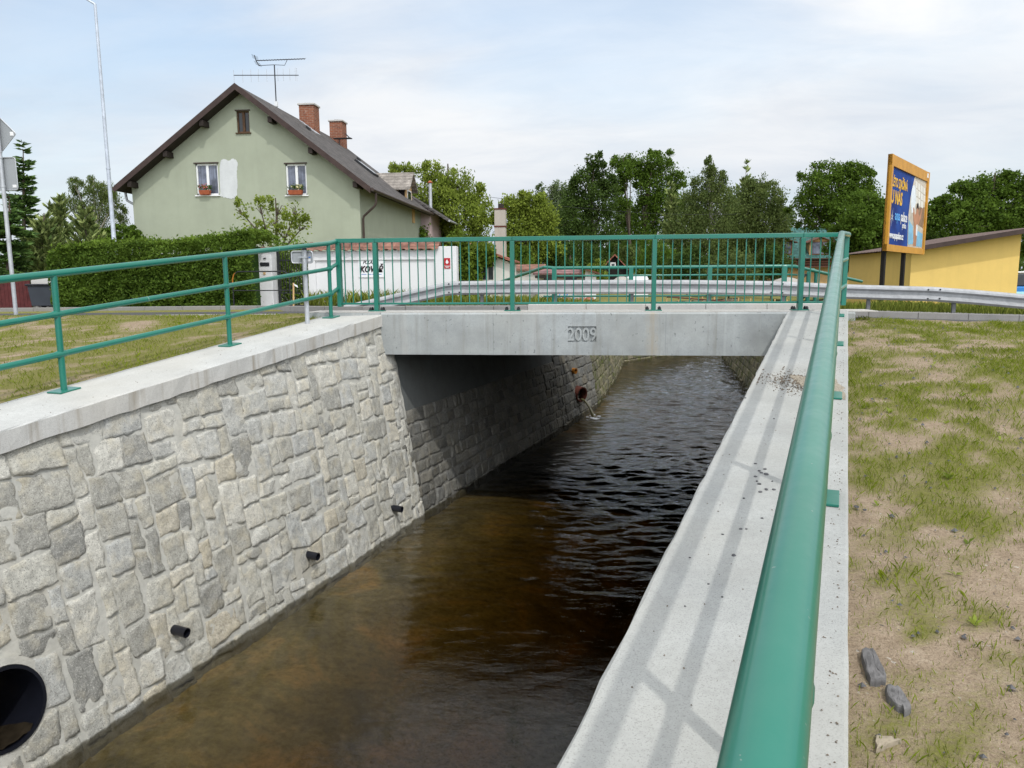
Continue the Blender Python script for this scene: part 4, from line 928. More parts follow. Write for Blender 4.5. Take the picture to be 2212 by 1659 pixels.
# ------------------------------------------------------------------ foliage helpers
def leafcloud(C, n, sig, size, rg, asp=.55, flat=0., tints=None):
    C = np.asarray(C); k = rg.integers(0, len(C), n); sg_ = np.asarray(sig); sg_ = sg_[k][:, None] if sg_.ndim == 1 else sg_
    P = C[k]+np.clip(rg.normal(0, 1, (n, 3)), -2, 2)*sg_
    d = rg.normal(0, 1, (n, 3)); d[:, 2] -= flat; d /= np.linalg.norm(d, axis=1)[:, None]
    e = rg.normal(0, 1, (n, 3)); e -= d*(e*d).sum(1)[:, None]; e /= np.linalg.norm(e, axis=1)[:, None]
    s = size*rg.uniform(.6, 1.35, n)[:, None]; V = np.empty((n, 4, 3))
    V[:, 0] = P-d*s*.5; V[:, 1] = P+e*s*.5*asp+d*s*.05; V[:, 2] = P+d*s*.5; V[:, 3] = P-e*s*.5*asp+d*s*.05
    ct = rg.random(len(C)) if tints is None else tints
    T = np.clip(.35*rg.random(n)+.5*ct[k]+.08, 0, 1); return V.reshape(-1, 3), np.repeat(T, 4)
def quads(n): i = np.arange(n)*4; return np.stack([i, i+1, i+2, i+3], 1)

def tree(name, label, y, lobes, base_px, zg, leaves, size, mat, seed, group=None, trunk=.16, clump=34, gap=.9, bark='bark', flat=.4, asp=.6, cat='tree', sigk=.17, limbs=True, sat=4):
    if y >= 40 and 1130 < base_px < 1770: k_ = 1.62; y = (y-CAM[1])*k_+CAM[1]; size *= k_; trunk *= k_
    leaves = int(leaves*2.5) if y > 30 else int(leaves*1.3); clump = clump*1.4; size = size*.70 if y > 30 else size; rg = np.random.default_rng(seed); mp_ = MPP(y); b = AT(base_px, 600, y); b[2] = zg
    t = thing(name, label, cat, b, group); L = []
    for (px, py, rx, ry) in lobes:
        c = AT(px, py, y); c[1] += rg.normal(0, rx*mp_*.35); L.append((c, rx*mp_, ry*mp_))
    if sat:
        for (c, rx, rz) in list(L):
            for _ in range(sat):
                a = rg.uniform(0, 2*pi); q = rg.uniform(.22, .42); e = rg.uniform(.8, 1.18); L.append((c+np.array([rx*e*cos(a), rg.normal(0, .5)*rx, rz*e*sin(a)]), rx*q, rz*q))
    area = np.array([a*bb for _, a, bb in L]); w = area/area.sum(); C = []; sg_ = []; nb = []
    for (c, rx, rz), f in zip(L, w):
        nk = max(5, int(leaves*f/clump))
        for _ in range(nk):
            d = rg.normal(0, 1, 3); d /= np.linalg.norm(d); r = gap*rg.uniform(.25, 1.0)**.5*(1+rg.normal(0, .06)); p = c+d*np.array([rx, rx*.9, rz])*r; C.append(p); sg_.append(min(rx, rz)*sigk*rg.uniform(.7, 1.5)+size*.35)
        nb.append(c)
    V, T = leafcloud(C, leaves, sg_, size, rg, asp, flat)
    m = MB(); top = max(c[2] for c in nb); trk = [b+np.array([0, 0, -.3])]; cxm = np.average([c[:2] for c in nb], axis=0, weights=w); n = 6
    for i in range(1, n+1):
        f = i/n; q = b*(1-f)+np.array([cxm[0], cxm[1], top])*f; q[:2] += rg.normal(0, .12*trunk*6*f*.5, 2); trk.append(q)
    m.tube(trk, [trunk*(1.15-.95*i/n) for i in range(n+1)], 8)
    if limbs:
        for (c, rx, rz) in L[:len(lobes)]:
            f = rg.uniform(.25, .6); k = f*n; i = int(k); q = trk[i]*(1-(k-i))+trk[i+1]*(k-i)
            if q[2] > c[2]-.2: q = trk[max(1, i-1)]
            mid = (q+c)/2+rg.normal(0, .1, 3)*rx; m.tube([q, mid, c], [trunk*.45, trunk*.32, trunk*.14], 6)
            for _ in range(7):
                e = C[int(rg.integers(len(C)))]
                d = rg.normal(0, 1, 3); d /= np.linalg.norm(d); e = c+d*np.array([rx, rx, rz])*.85; m.tube([mid*.3+c*.7, (c+e)/2+rg.normal(0, .06, 3)*rx, e], [trunk*.15, trunk*.09, trunk*.04], 4)
    m.build('trunk', M[bark], t, True); arrmesh('crown', V, quads(leaves), M[mat], t, T)
    return t
def conifer(name, label, y, top_px, top_py, base_px, zg, hw_px, seed, mat='lf_spruce', n_whorl=20, droop=.35, per=8, upt=False, group=None, nl=34, leaf=.16):
    rg = np.random.default_rng(seed); tpp = AT(top_px, top_py, y); b = AT(base_px, 600, y); b[2] = zg; t = thing(name, label, 'tree', b, group); R = hw_px*MPP(y); Hh = tpp[2]-zg; V = []; m = MB()
    m.tube([b, (b+tpp)/2, tpp], [.16, .09, .02], 7); D = []; P = []; 
    for i in range(n_whorl):
        f = (i+.3)/n_whorl; z = zg+Hh*(.06+.94*f); c = b*(1-f)+tpp*f; c[2] = z; Lb = R*(1-f)**.8*rg.uniform(.6, 1.15)+.10
        for k in range(per):
            a = 2*pi*k/per+rg.uniform(0, 1); L2 = Lb*rg.uniform(.6, 1.15); c = c+np.array([0, 0, rg.normal(0, Hh/n_whorl*.35)]); dv = np.array([cos(a), sin(a), 0]); pts = []
            for s in np.linspace(0, 1, 5): pts.append(c+dv*L2*s+np.array([0, 0, -droop*L2*s+(.35*L2*s*s if not upt else .8*L2*s*s)]))
            m.tube(pts, [.025, .02, .015, .01, .006], 4)
            nn = max(6, int(nl*2.2*L2/R)); s = rg.uniform(.12, 1, nn); i0 = np.minimum((s*4).astype(int), 3); A = np.array(pts); q = A[i0]+(A[i0+1]-A[i0])*((s*4)-i0)[:, None]
            side = np.cross(dv, (0, 0, 1)); sgn = rg.choice([-1, 1], nn)[:, None]; dd = dv*.6+side*sgn*rg.uniform(.3, 1.1, nn)[:, None]+np.array([0, 0, .15 if not upt else .9])+rg.normal(0, .18, (nn, 3)); D.append(dd); P.append(q)
    P = np.concatenate(P); D = np.concatenate(D); D /= np.linalg.norm(D, axis=1)[:, None]; n = len(P); e = np.cross(D, rg.normal(0, 1, (n, 3))); e /= np.linalg.norm(e, axis=1)[:, None]; s = (leaf*rg.uniform(.7, 1.8, n))[:, None]
    V = np.empty((n, 4, 3)); V[:, 0] = P-D*s*.2; V[:, 1] = P+D*s*.5+e*s*.2; V[:, 2] = P+D*s*1.2; V[:, 3] = P+D*s*.5-e*s*.2
    m.build('trunk', M['bark'], t, True); arrmesh('crown', V.reshape(-1, 3), quads(n), M[mat], t, np.repeat(rg.random(n), 4)); return t

# ------------------------------------------------------------------ house
HY = 20.4
def house():
    c0, c1 = AT(293, 516, HY), AT(780, 516, HY); x0, x1 = c0[0], c1[0]; zg = -.4
    ze0, ze1 = AT(290, 396, HY)[2], AT(776, 401, HY)[2]; ze = (ze0+ze1)/2
    ap = AT(507, 181, HY-.55); xa_ = AT(508, 190, HY)[0]; zr_ = ap[2]; L = 11.6; y1 = HY+L
    h = thing('house', 'sage green gabled house with slate roof and two brick chimneys', 'house', ((x0+x1)/2, HY, zg))
    ov = .55; el = AT(246, 404, HY-ov); er = AT(800, 405, HY-ov)   # eave tips at the front verge
    # walls with window openings cut in the gable
    wins = [(421, 474, 354, 421, 'white'), (616, 664, 354.5, 421, 'white'), (510, 540, 240, 286, 'brown')]
    rect = []
    for (a, b, t, bo, k) in wins: p, q = AT(a, t, HY), AT(b, bo, HY); rect.append((p[0], q[0], q[2], p[2], k))
    def roofz(x): 
        if x < xa_: return el[2]+(zr_-el[2])*(x-el[0])/(ap[0]-el[0])-.16
        return er[2]+(zr_-er[2])*(er[0]-x)/(er[0]-ap[0])-.16
    xs = sorted({x0, x1, xa_}|{r[0] for r in rect}|{r[1] for r in rect}); m = MB()
    for a, b in zip(xs[:-1], xs[1:]):
        mid = (a+b)/2; cuts = sorted([(r[2], r[3]) for r in rect if r[0] <= mid <= r[1]]); z = zg
        for (lo, hi) in cuts: m.quad((a, HY, z), (b, HY, z), (b, HY, lo), (a, HY, lo)); z = hi
        m.quad((a, HY, z), (b, HY, z), (b, HY, roofz(b)), (a, HY, roofz(a)))
    dp = .14
    for (a, b, lo, hi, k) in rect:
        for q in (((a, HY, lo), (b, HY, lo), (b, HY+dp, lo), (a, HY+dp, lo)), ((a, HY, hi), (b, HY, hi), (b, HY+dp, hi), (a, HY+dp, hi)), ((a, HY, lo), (a, HY, hi), (a, HY+dp, hi), (a, HY+dp, lo)), ((b, HY, lo), (b, HY, hi), (b, HY+dp, hi), (b, HY+dp, lo))): m.quad(*q)
    m.quad((x1, HY, zg), (x1, y1, zg), (x1, y1, roofz(x1)), (x1, HY, roofz(x1))); m.quad((x0, HY, zg), (x0, y1, zg), (x0, y1, roofz(x0)), (x0, HY, roofz(x0)))
    m.quad((x0, y1, zg), (x1, y1, zg), (x1, y1, roofz(x1)), (xa_, y1, roofz(xa_)), (x0, y1, roofz(x0)))
    wl_ = m.build('wall', M['house_green'], h)
    # white repair patch and smudge: skim coats a few mm proud of the wall
    rg = np.random.default_rng(2)
    def patch(pxs, seed):
        rg = np.random.default_rng(seed); P = []
        for (px, py) in pxs: p = AT(px, py, HY-.012); P.append(p)
        Q = []
        for i in range(len(P)):
            a, b = P[i], P[(i+1) % len(P)]
            for k in range(6): q = a+(b-a)*k/6+rg.normal(0, .012, 3)*np.array([1, 0, 1]); q[1] = HY-.012; Q.append(q)
        m = MB(); m.prism(Q, (0, .01, 0)); m.build('repair_patch', M['patch'], wl_)
    patch([(475, 351), (478, 345), (488, 344), (493, 348), (500, 343), (509, 344), (513, 352), (511, 378), (513, 395), (512, 427), (500, 430), (487, 427), (476, 424)], 3)
    patch([(476, 517), (480, 509), (490, 507), (500, 509), (505, 519), (490, 530)], 4)
    for (a, b, lo, hi, k) in rect:
        fm = M['window_white'] if k == 'white' else M['window_brown']; y = HY+.09; m = MB(); fw = .07 if k == 'white' else .055; mid = (a+b)/2
        for q in ((a, a+fw, lo, hi), (b-fw, b, lo, hi), (a, b, lo, lo+fw), (a, b, hi-fw, hi), (mid-.055, mid+.055, lo+fw, hi-fw)): m.box(q[0], q[1], y-.03, y+.03, q[2], q[3])
        w = m.build('window', fm, h, bevel=.006)
        m = MB(); m.box(a+fw, mid-.055, y+.012, y+.018, lo+fw, hi-fw); m.build('pane', M['curtain_glass'] if k == 'white' else M['dark_glass'], w)
        m = MB(); m.box(mid+.055, b-fw, y+.012, y+.018, lo+fw, hi-fw); m.build('pane', M['curtain_glass'] if k == 'white' else M['dark_glass'], w)
        m = MB(); m.box(a-.06, b+.06, HY-.06, HY+.06, lo-.05, lo-.003); m.build('sill', fm if k == 'brown' else M['window_white'], w, bevel=.006)
        m = MB(); m.box(a-.05, b+.05, HY-.03, HY+.05, hi+.003, hi+.05); m.build('lintel', M['fascia'], w)
    # roof slabs
    yf, yb = HY-ov, y1+.3; th = .15
    for s, e in (('l', el), ('r', er)):
        xe = e[0]; ze_ = e[2]; m = MB(); n = np.array([zr_-ze_, 0, -(ap[0]-xe)]); n = n/np.linalg.norm(n); n = n if n[2] > 0 else -n; n = n*th
        P = [np.array([xe, yf, ze_]), np.array([ap[0], yf, zr_]), np.array([ap[0], yb, zr_]), np.array([xe, yb, ze_])]; m.prism(P, -n)
        o = m.build('roof', M['slate'], h)
        m = MB(); Pf = [P[0]+np.array([0, -.03, .035]), P[1]+np.array([0, -.03, .035]), P[1]+np.array([0, -.03, -.23]), P[0]+np.array([0, -.03, -.23])]; m.prism(Pf, (0, .028, 0)); m.build('verge_board', M['fascia'], o)
        m = MB(); Pf = [P[0]-n*1.04+np.array([0, .03, -.006]), P[1]-n*1.04+np.array([0, .03, -.006]), P[2]-n*1.04-np.array([0, 0, .006]), P[3]-n*1.04-np.array([0, 0, .006])]; m.prism(Pf, -n*.15); m.build('soffit', M['soffit'], o)
        fx_ = [.12, .42, .72] if s == 'l' else [.12, .45, .75]
        for f in fx_:
            x = xe+(ap[0]-xe)*f; z = ze_+(zr_-ze_)*f-.22; m = MB(); m.box(x-.09, x+.09, yf+.04, HY+.4, z-.26, z-.03); m.build('purlin', M['soffit'], o)
        m = MB(); gy = [np.array([xe+(-.07 if s == 'l' else .07), yf+.02, ze_-.07]), np.array([xe+(-.07 if s == 'l' else .07), yb, ze_-.07])]; m.tube(gy, .075, 10); gt = m.build('gutter', M['gutter'], o, True)
    rr = er; 
    m = MB(); xw = x1+.06; gx_ = er[0]+.05; zz = er[2]-.1; m.tube([(gx_, HY+.05, zz), (gx_, HY+.06, zz-.45), (gx_-.06, HY+.06, zz-.58), (xw+.07, HY+.08, zz-1.0), (xw+.03, HY+.1, zz-1.12), (xw+.03, HY+.1, zg)], .05, 12); m.build('downpipe', M['gutter'], h, True)
    m = MB(); gx_ = el[0]-.05; zz = el[2]-.12; m.tube([(gx_, HY+.3, zz), (gx_+.05, HY+.3, zz-.35), (x0+.0, HY+.35, zz-.62), (x0-.06, HY+.35, zz-.7), (x0-.06, HY+.35, zg)], .055, 12); m.build('downpipe', M['galv'], h, True)
    # chimneys: feet buried just right of the ridge
    def chim(pl_, pr_, ptop, pbot, yc, wy):
        a, b = AT(pl_, ptop, yc), AT(pr_, ptop, yc); zt_ = a[2]; m = MB(); zb = AT(pl_, pbot, yc)[2]-1.6; m.box(a[0], b[0], yc, yc+wy, zb, zt_-.12); o = m.build('chimney', M['brick'], h)
        m = MB(); m.box(a[0]-.06, b[0]+.06, yc-.06, yc+wy+.06, zt_-.118, zt_-.03); m.build('chimney_cap', M['deckedge'], o, bevel=.015)
        m = MB(); m.box((a[0]+b[0])/2-.13, (a[0]+b[0])/2+.13, yc+.15, yc+wy-.15, zt_-.03, zt_+.02); m.build('flue', M['soffit'], o)
        return a[0], b[0], zt_
    chim(645, 677, 222, 262, HY+6.4, .76); cA = chim(711, 738, 258, 300, HY+10.3, .8)
    rz = lambda x: er[2]+(zr_-er[2])*(er[0]-x)/(er[0]-ap[0])
    sl = (zr_-er[2])/(er[0]-ap[0])
    # lead flashing, skylight, vent, step irons on the right roof slope
    def onroof(x, y, lift=.02): return np.array([x, y, rz(x)+lift])
    tx = np.array([1, 0, -sl]); tx /= np.linalg.norm(tx); ty = np.array([0, 1., 0]); tn = np.cross(tx, ty); tn = tn if tn[2] > 0 else -tn
    x_ = AT(668, 285, HY+6.3)[0]; m = MB(); m.obox(onroof(x_+.1, HY+6.2, .015), tx*.55, ty*.35, tn*.012); m.build('flashing', M['galv'], h)
    c = onroof(ap[0]+(er[0]-ap[0])*.553, HY+7.4, .05); m = MB(); m.obox(c, tx*.62, ty*.42, tn*.06); o = m.build('skylight', M['darkmetal'], h); m = MB(); m.obox(c+tn*.064, tx*.52, ty*.34, tn*.006); m.build('pane', M['dark_glass'], o)
    for fx2, yy in ((.36, 9.6), (.2, 4.6), (.62, 9.2)):
        c = onroof(ap[0]+(er[0]-ap[0])*fx2, HY+yy, .06); m = MB(); m.obox(c, tx*.12, ty*.1, np.array([0, 0, .07])); m.build('roof_vent', M['darkmetal'], h, bevel=.02)
    c = np.array([cA[1]+.15, HY+9.9, rz(cA[1])+.35]); m = MB(); m.box(c[0]-.5, c[0]+.5, c[1]-.15, c[1]+.15, c[2], c[2]+.04); m.bar(c+np.array([.45, -.1, 0]), c+np.array([.2, -.1, .25]), .05); m.bar(c+np.array([-.2, 0, 0]), c+np.array([-.2, 0, -.35]), .04); m.build('chimney_walkway', M['darkmetal'], h)
    # dormer near the far end
    dy0, dy1 = HY+8.5, HY+10.1; dx1 = er[0]-.75; zd = AT(900, 402, dy0)[2]; zap = AT(905, 372, (dy0+dy1)/2)[2]; dx0 = dx1-2.2; ym = (dy0+dy1)/2
    m = MB(); m.box(dx0, dx1, dy0+.12, dy1-.12, rz(dx1)-.3, zd-.02); m.quad((dx1, dy0+.12, zd-.02), (dx1, dy1-.12, zd-.02), (dx1, ym, zap-.1)); d_ = m.build('dormer', M['cream'], h)
    for sy, ye in ((-1, dy0-.15), (1, dy1+.15)):
        m = MB(); P = [(dx1+.3, ye, zd-.1), (dx1+.3, ym, zap), (dx0, ym, zap), (dx0, ye, zd-.1)]; m.prism(P, (0, 0, -.09)); m.build('dormer_roof', M['dorm_roof'], d_)
    m = MB(); m.box(dx1+.001, dx1+.03, dy0+.35, dy1-.35, zd-.95, zd-.12); w = m.build('window', M['window_white'], d_); m = MB(); m.box(dx1+.031, dx1+.036, dy0+.45, dy1-.45, zd-.85, zd-.2); m.build('pane', M['dark_glass'], w)
    m = MB(); m.box(dx1-.4, dx1-.06, dy0+.10, dy0+.118, zd-.8, zd-.06); m.build('side_board', M['black_timber'], d_)
    # side wall vent pipe and small board
    m = MB(); yy = HY+9.4; m.box(x1+.003, x1+.05, yy, yy+.5, roofz(x1)-1.0, roofz(x1)-.25); m.build('wall_panel', M['cream'], h)
    return dict(x0=x0, x1=x1, el=el, er=er, ap=ap, rz=rz, y1=y1, zr=zr_, rect=rect)
HS = house()
# flower boxes on the two sills
for i, (a, b, lo, hi, k) in enumerate(HS['rect'][:2]):
    w = (.48, .62)[i]; cx = ((a+b)/2-.08, (a+b)/2-.02)[i]
    t = thing('flower_box', ('terracotta flower box with pink flowers on the left gable window', 'wider terracotta flower box with cream flowers on the right gable window')[i], 'flower box', (cx, HY-.1, lo), 'flower boxes on the gable windows')
    m = MB(); m.add([(cx-w/2+.03, HY-.17, lo+.003), (cx+w/2-.03, HY-.17, lo+.003), (cx+w/2-.03, HY-.03, lo+.003), (cx-w/2+.03, HY-.03, lo+.003), (cx-w/2, HY-.2, lo+.19), (cx+w/2, HY-.2, lo+.19), (cx+w/2, HY, lo+.19), (cx-w/2, HY, lo+.19)], [(0,3,2,1),(4,5,6,7),(0,1,5,4),(1,2,6,5),(2,3,7,6),(3,0,4,7)]); m.build('box', M['terracotta'], t, bevel=.01)
    g = np.random.default_rng(i+3); C = [(cx+g.uniform(-w/2, w/2), HY-.1+g.normal(0, .04), lo+.24+g.random()*.12) for _ in range(12)]; V, T = leafcloud(C, 220, .05, .07, g); arrmesh('leaves', V, quads(220), M['lf_mid'], t, T)
    C = [(cx+g.uniform(-w/2, w/2)*(1 if i == 0 else .7)+(.08 if i else 0), HY-.14, lo+.28+g.random()*.14) for _ in range(9)]; V, T = leafcloud(C, 90, .025, .055, g, .9); arrmesh('flowers', V, quads(90), M['flower' if i == 0 else 'flower_pale'], t, T)
# aerial
def aerial():
    y = HY+3.5; b = AT(599, 240, y); tpp = AT(591, 140, y); t = thing('tv_antenna', 'two-armed television aerial on a thin mast on the slate roof', 'antenna', (b[0], y, HS['rz'](b[0])))
    x = (b[0]+tpp[0])/2; k = MPP(y); m = MB(); m.tube([(x, y, HS['rz'](x)-.2), (x, y, tpp[2])], .028, 8); m.build('mast', M['darkmetal'], t, True)
    z2 = AT(591, 162, y)[2]; z1 = AT(591, 139, y)[2]; xl, xr_ = AT(505, 161, y)[0], AT(645, 165, y)[0]
    m = MB(); m.bar((xl, y, z2+.05), (xr_, y, z2-.05), .03); o = m.build('lower_boom', M['darkmetal'], t)
    m = MB()
    for px in (505, 524, 542, 558, 576, 600, 612, 626, 638, 641): xx = AT(px, 162, y)[0]; m.bar((xx, y, z2-.28), (xx, y, z2+.28), .012)
    m.build('elements', M['galv'], o)
    p0 = AT(553, 131, y); p1 = AT(659, 127, y); m = MB(); m.bar(p0, p1, .03); m.tube([np.array([x, y, z1-.02]), p0*.95+p1*.05-np.array([0, 0, .22]), p0], .014, 6); m.tube([np.array([x, y, z1-.02]), AT(615, 141, y), AT(620, 130, y)], .012, 6); o = m.build('upper_boom', M['darkmetal'], t)
    m = MB()
    for f in np.linspace(.08, 1, 17): q = p0+(p1-p0)*f; m.bar(q+np.array([0, -.12, -.07]), q+np.array([0, .12, .07]), .01)
    for s in (-1, 1):
        a = p0; e = p0+np.array([(-.06 if s > 0 else .14)*1., 0, s*.24]); m.bar(a, e, .03); 
        for f in (.3, .5, .7, .9): q = a+(e-a)*f; m.bar(q-np.array([.08, .15, -.02]), q+np.array([.08, .15, -.02]), .009)
    m.build('elements', M['darkmetal'], o)
    m = MB(); zb = AT(597, 225, y)[2]; m.box(x-.07, x+.07, y-.06, y+.06, zb-.12, zb+.12); m.build('amplifier_box', M['white_plastic'], t, bevel=.01)
aerial()
# pink annexe behind the house
def annexe():
    y0 = HS['y1']+.05; x1 = HS['x1']+.55; zg = -.5; y1 = y0+4.6; xl = x1-5; er = HS['er']; t = thing('annexe', 'low pink annexe with slate roof joined behind the green house', 'building', (x1, y0, zg))
    xe = er[0]+.95; ze = er[2]-.35; sl = .62; rz = lambda x: ze+(xe-x)*sl
    m = MB(); P = [(xl, y0, zg), (x1, y0, zg), (x1, y0, rz(x1)-.15), (xl, y0, rz(xl)-.15)]; m.prism(P, (0, y1-y0, 0)); m.build('wall', M['house_pink'], t)
    m = MB(); m.prism([(xe, y0-.1, ze), (xl+1.4, y0-.1, rz(xl+1.4)), (xl+1.4, y1+.3, rz(xl+1.4)), (xe, y1+.3, ze)], (0, 0, -.13)); o = m.build('roof', M['slate'], t)
    m = MB(); m.tube([(xe+.05, y0, ze-.08), (xe+.05, y1+.3, ze-.08)], .06, 8); m.build('gutter', M['galv'], o, True)
    xs = AT(930, 440, y0+1.5)[0]; zt_ = AT(928, 396, y0+1.5)[2]; m = MB(); m.tube([(xs, y0+1.5, rz(xs)-.3), (xs, y0+1.5, zt_)], .1, 12); c = m.build('stove_pipe', M['galv'], t, True); m = MB(); m.lathe((xs, y0+1.5, zt_), [(.13, 0), (.17, .04), (.03, .16), (.001, .17)], 12); m.build('pipe_cap', M['terracotta'], c, True)
    rg = np.random.default_rng(5); C = [(HS['x1']+.2+rg.normal(0, .12)+.25*max(0, (1.2-z)), y0-.3+rg.normal(0, .25), z) for z in rg.uniform(zg, 3.3, 60)]+[(HS['x1']+.5+rg.random()*1.6, y0-.4, rg.uniform(-.3, 1.15)) for _ in range(40)]
    V, T = leafcloud(C, 2600, .16, .17, rg); arrmesh('leaves', V, quads(2600), M['lf_hedge'], tag(thing('wall_climber', 'dark green climbing plant between the green house and the pink annexe', 'plant', (HS['x1']+.3, y0-.3, zg))), T)
annexe()

# ------------------------------------------------------------------ garden front: white wall, pillar, gate, hedge
WY = 8.9
def garden_wall():
    x0, x1 = AT(667, 600, WY)[0], AT(985, 600, WY)[0]; zg = -.3; ztop = AT(830, 541, WY)[2]; xp = AT(951, 600, WY)[0]
    t = thing('garden_wall', 'white garden wall with red tile cap behind the bridge railing', 'wall', ((x0+x1)/2, WY, zg))
    zl = AT(830, 561.5, WY)[2]; m = MB(); m.box(x0, x1, WY+.05, WY+.3, zg, ztop-.02); b = m.build('panel', M['white_wall'], t)
    m = MB(); m.box(x0-.006, xp+.25, WY-.0, WY+.048, zl, ztop); m.build('top_band', M['white_wall'], t, bevel=.008)
    m = MB(); xi = AT(682, 600, WY)[0]; m.box(x0-.004, xi, WY, WY+.048, zg, zl-.003); m.build('pier', M['white_wall'], t)
    m = MB(); m.box(xp-.15, x1+.02, WY-.004, WY+.31, zg, AT(970, 532, WY)[2]); m.build('pier', M['white_wall'], t, bevel=.01)
    # tile cap
    nx = 200; V = []; Q = []; xa_, xb_ = x0-.05, xp-.02
    for i in range(nx+1):
        x = xa_+(xb_-xa_)*i/nx; w = abs(sin((x-xa_)*pi/.235))**.8*.05
        for (dy, dz) in ((-.12, -.015), (-.12, .0), (.02, .085), (.16, .20), (.3, .09), (.42, 0)): V.append((x, WY+dy, ztop+dz+w+(0 if dz >= 0 else 0)))
    n = 6; Q = [(i*n+j, (i+1)*n+j, (i+1)*n+j+1, i*n+j+1) for i in range(nx) for j in range(n-1)]
    c = arrmesh('tile_cap', V, Q, M['tile'], t, smooth=True)
    return xp
garden_wall()
def wall_sign():
    a, b = AT(774, 560, WY+.02), AT(830, 599, WY+.02); w = b[0]-a[0]; hgt = a[2]-b[2]; y = WY+.04
    t = thing('smith_sign', 'white board lettered KOVÁŘ in black on the white garden wall', 'sign', (a[0], y, b[2])); m = MB(); m.box(a[0], b[0], y-.015, y+.008, b[2], a[2]); o = m.build('board', M['white_sticker'], t)
    k = w/1.0; Y = y-.017
    text('name_letters', 'PULÁN', hgt*.25, M['black'], o, (a[0]+w*.17, Y, b[2]+hgt*.74), (1, 0, 0), (0, 0, 1), .001, .003, .35, sx=.9)
    text('trade_letters', 'KOVÁŘ', hgt*.47, M['rust'], o, (a[0]+w*.055, Y+.0005, b[2]+hgt*.285), (1, 0, 0), (0, 0, 1), .001, .006, .3, sx=.80)
    text('trade_letters', 'KOVÁŘ', hgt*.47, M['black'], o, (a[0]+w*.04, Y-.002, b[2]+hgt*.30), (1, 0, 0), (0, 0, 1), .001, .006, .3, sx=.80)
    m = MB(); 
    for f0, f1 in ((.1, .3), (.36, .5), (.53, .66), (.74, .9)): m.box(a[0]+w*f0, a[0]+w*f1, Y-.002, Y+.001, b[2]+hgt*.155, b[2]+hgt*.185)
    m.build('small_print', M['blue_sticker'], o)
    a, b = AT(959, 557.5, WY-.02), AT(972.5, 580, WY-.02); y = WY-.012; t = thing('gas_sign', 'small red sign with white drop on the white wall pier', 'sign', (a[0], y, b[2])); m = MB(); m.box(a[0], b[0], y-.006, y+.006, b[2], a[2]); o = m.build('plate', M['red_sign'], t); w = b[0]-a[0]; hh = a[2]-b[2]; cx, cz = (a[0]+b[0])/2, b[2]+hh*.62
    P = [(cx+w*.24*cos(q)*(1 if sin(q) < 0 else (1-sin(q))**.7+.02), y-.007, cz+hh*.16*(sin(q) if sin(q) < 0 else 1.6*sin(q))) for q in np.linspace(0, 2*pi, 24)[:-1]]; m = MB(); m.prism(P, (0, -.003, 0)); m.build('drop_mark', M['white_sticker'], o)
    m = MB(); m.box(a[0]+w*.02, b[0]-w*.02, y-.010, y-.007, b[2]+hh*.29, b[2]+hh*.31); m.box(a[0]+w*.15, b[0]-w*.1, y-.010, y-.007, b[2]+hh*.17, b[2]+hh*.22); m.box(a[0]+w*.25, b[0]-w*.25, y-.010, y-.007, b[2]+hh*.07, b[2]+hh*.11); m.build('white_lines', M['white_sticker'], o)
wall_sign()
def gate_pillar():
    y = 8.9; x0, x1 = AT(556, 600, y)[0], AT(588, 600, y)[0]; zg = -.3; zt_ = AT(580, 543, y)[2]; t = thing('gate_pillar', 'white gate pillar with dark letterbox slot at the hedge end', 'pillar', ((x0+x1)/2, y, zg))
    m = MB(); m.box(x0, x1, y, y+.36, zg, zt_); p = m.build('pillar', M['white_wall'], t, bevel=.012)
    V = []; Q = []; nx = 40
    for i in range(nx+1):
        x = x0-.05+(x1-x0+.1)*i/nx; w = abs(sin((x-x0)*pi/.22))*.035
        for dy, dz in ((-.06, 0), (.18, .09), (.42, 0)): V.append((x, y+dy, zt_+.01+dz+w))
    arrmesh('tile_cap', V, [(i*3+j, (i+1)*3+j, (i+1)*3+j+1, i*3+j+1) for i in range(nx) for j in range(2)], M['tile'], t, smooth=True)
    a, b = AT(562, 567, y), AT(582, 575, y); m = MB(); m.box(a[0], b[0], y-.012, y+.01, b[2], a[2]); m.build('letter_slot', M['darkmetal'], p); a, b = AT(569, 557, y), AT(575, 558.5, y); m = MB(); m.box(a[0], b[0], y-.03, y, b[2], a[2]); m.build('slot_hood', M['darkmetal'], p)
    a, b = AT(569, 588, y), AT(574, 593, y); m = MB(); m.box(a[0], b[0], y-.02, y, b[2], a[2]); m.build('door_bell', M['cream'], p)
gate_pillar()
def gate():
    y = 9.1; x0, x1 = AT(601, 600, y)[0], AT(665, 600, y)[0]; t = thing('iron_gate', 'black wrought iron gate with scrolls between pillar and white wall', 'gate', ((x0+x1)/2, y, -.3)); z1, z0 = AT(630, 548, y)[2], -.28; m = MB()
    m.bar((x0+.02, y, z0), (x0+.02, y, z1+.1), .05); m.bar((x1-.03, y, z0), (x1-.03, y, z1), .05); zm_ = AT(640, 633, y)[2]
    for z in (z0+.06, zm_, AT(640, 562, y)[2]): m.bar((x0, y, z), (x1, y, z), .03)
    m.build('frame', M['darkmetal'], t); n = 11
    m = MB(); 
    for i in range(1, n): x = x0+(x1-x0)*i/n; m.bar((x, y, zm_), (x, y, z1+.06*sin(pi*i/n)), .016)
    m.build('bars', M['darkmetal'], t); m = MB(); r = (zm_-z0)/2-.06
    for i in range(3):
        cx = x0+(x1-x0)*(i+.5)/3
        for s in (-1, 1): m.tube([(cx+s*.02+s*r*.55*(1-cos(a)), y, z0+.06+r+r*.9*cos(a*1.0-pi/2*0)) for a in np.linspace(0, pi*1.2, 12)], .009, 5)
        m.bar((cx, y, z0), (cx, y, zm_), .014)
    m.build('scrolls', M['darkmetal'], t)
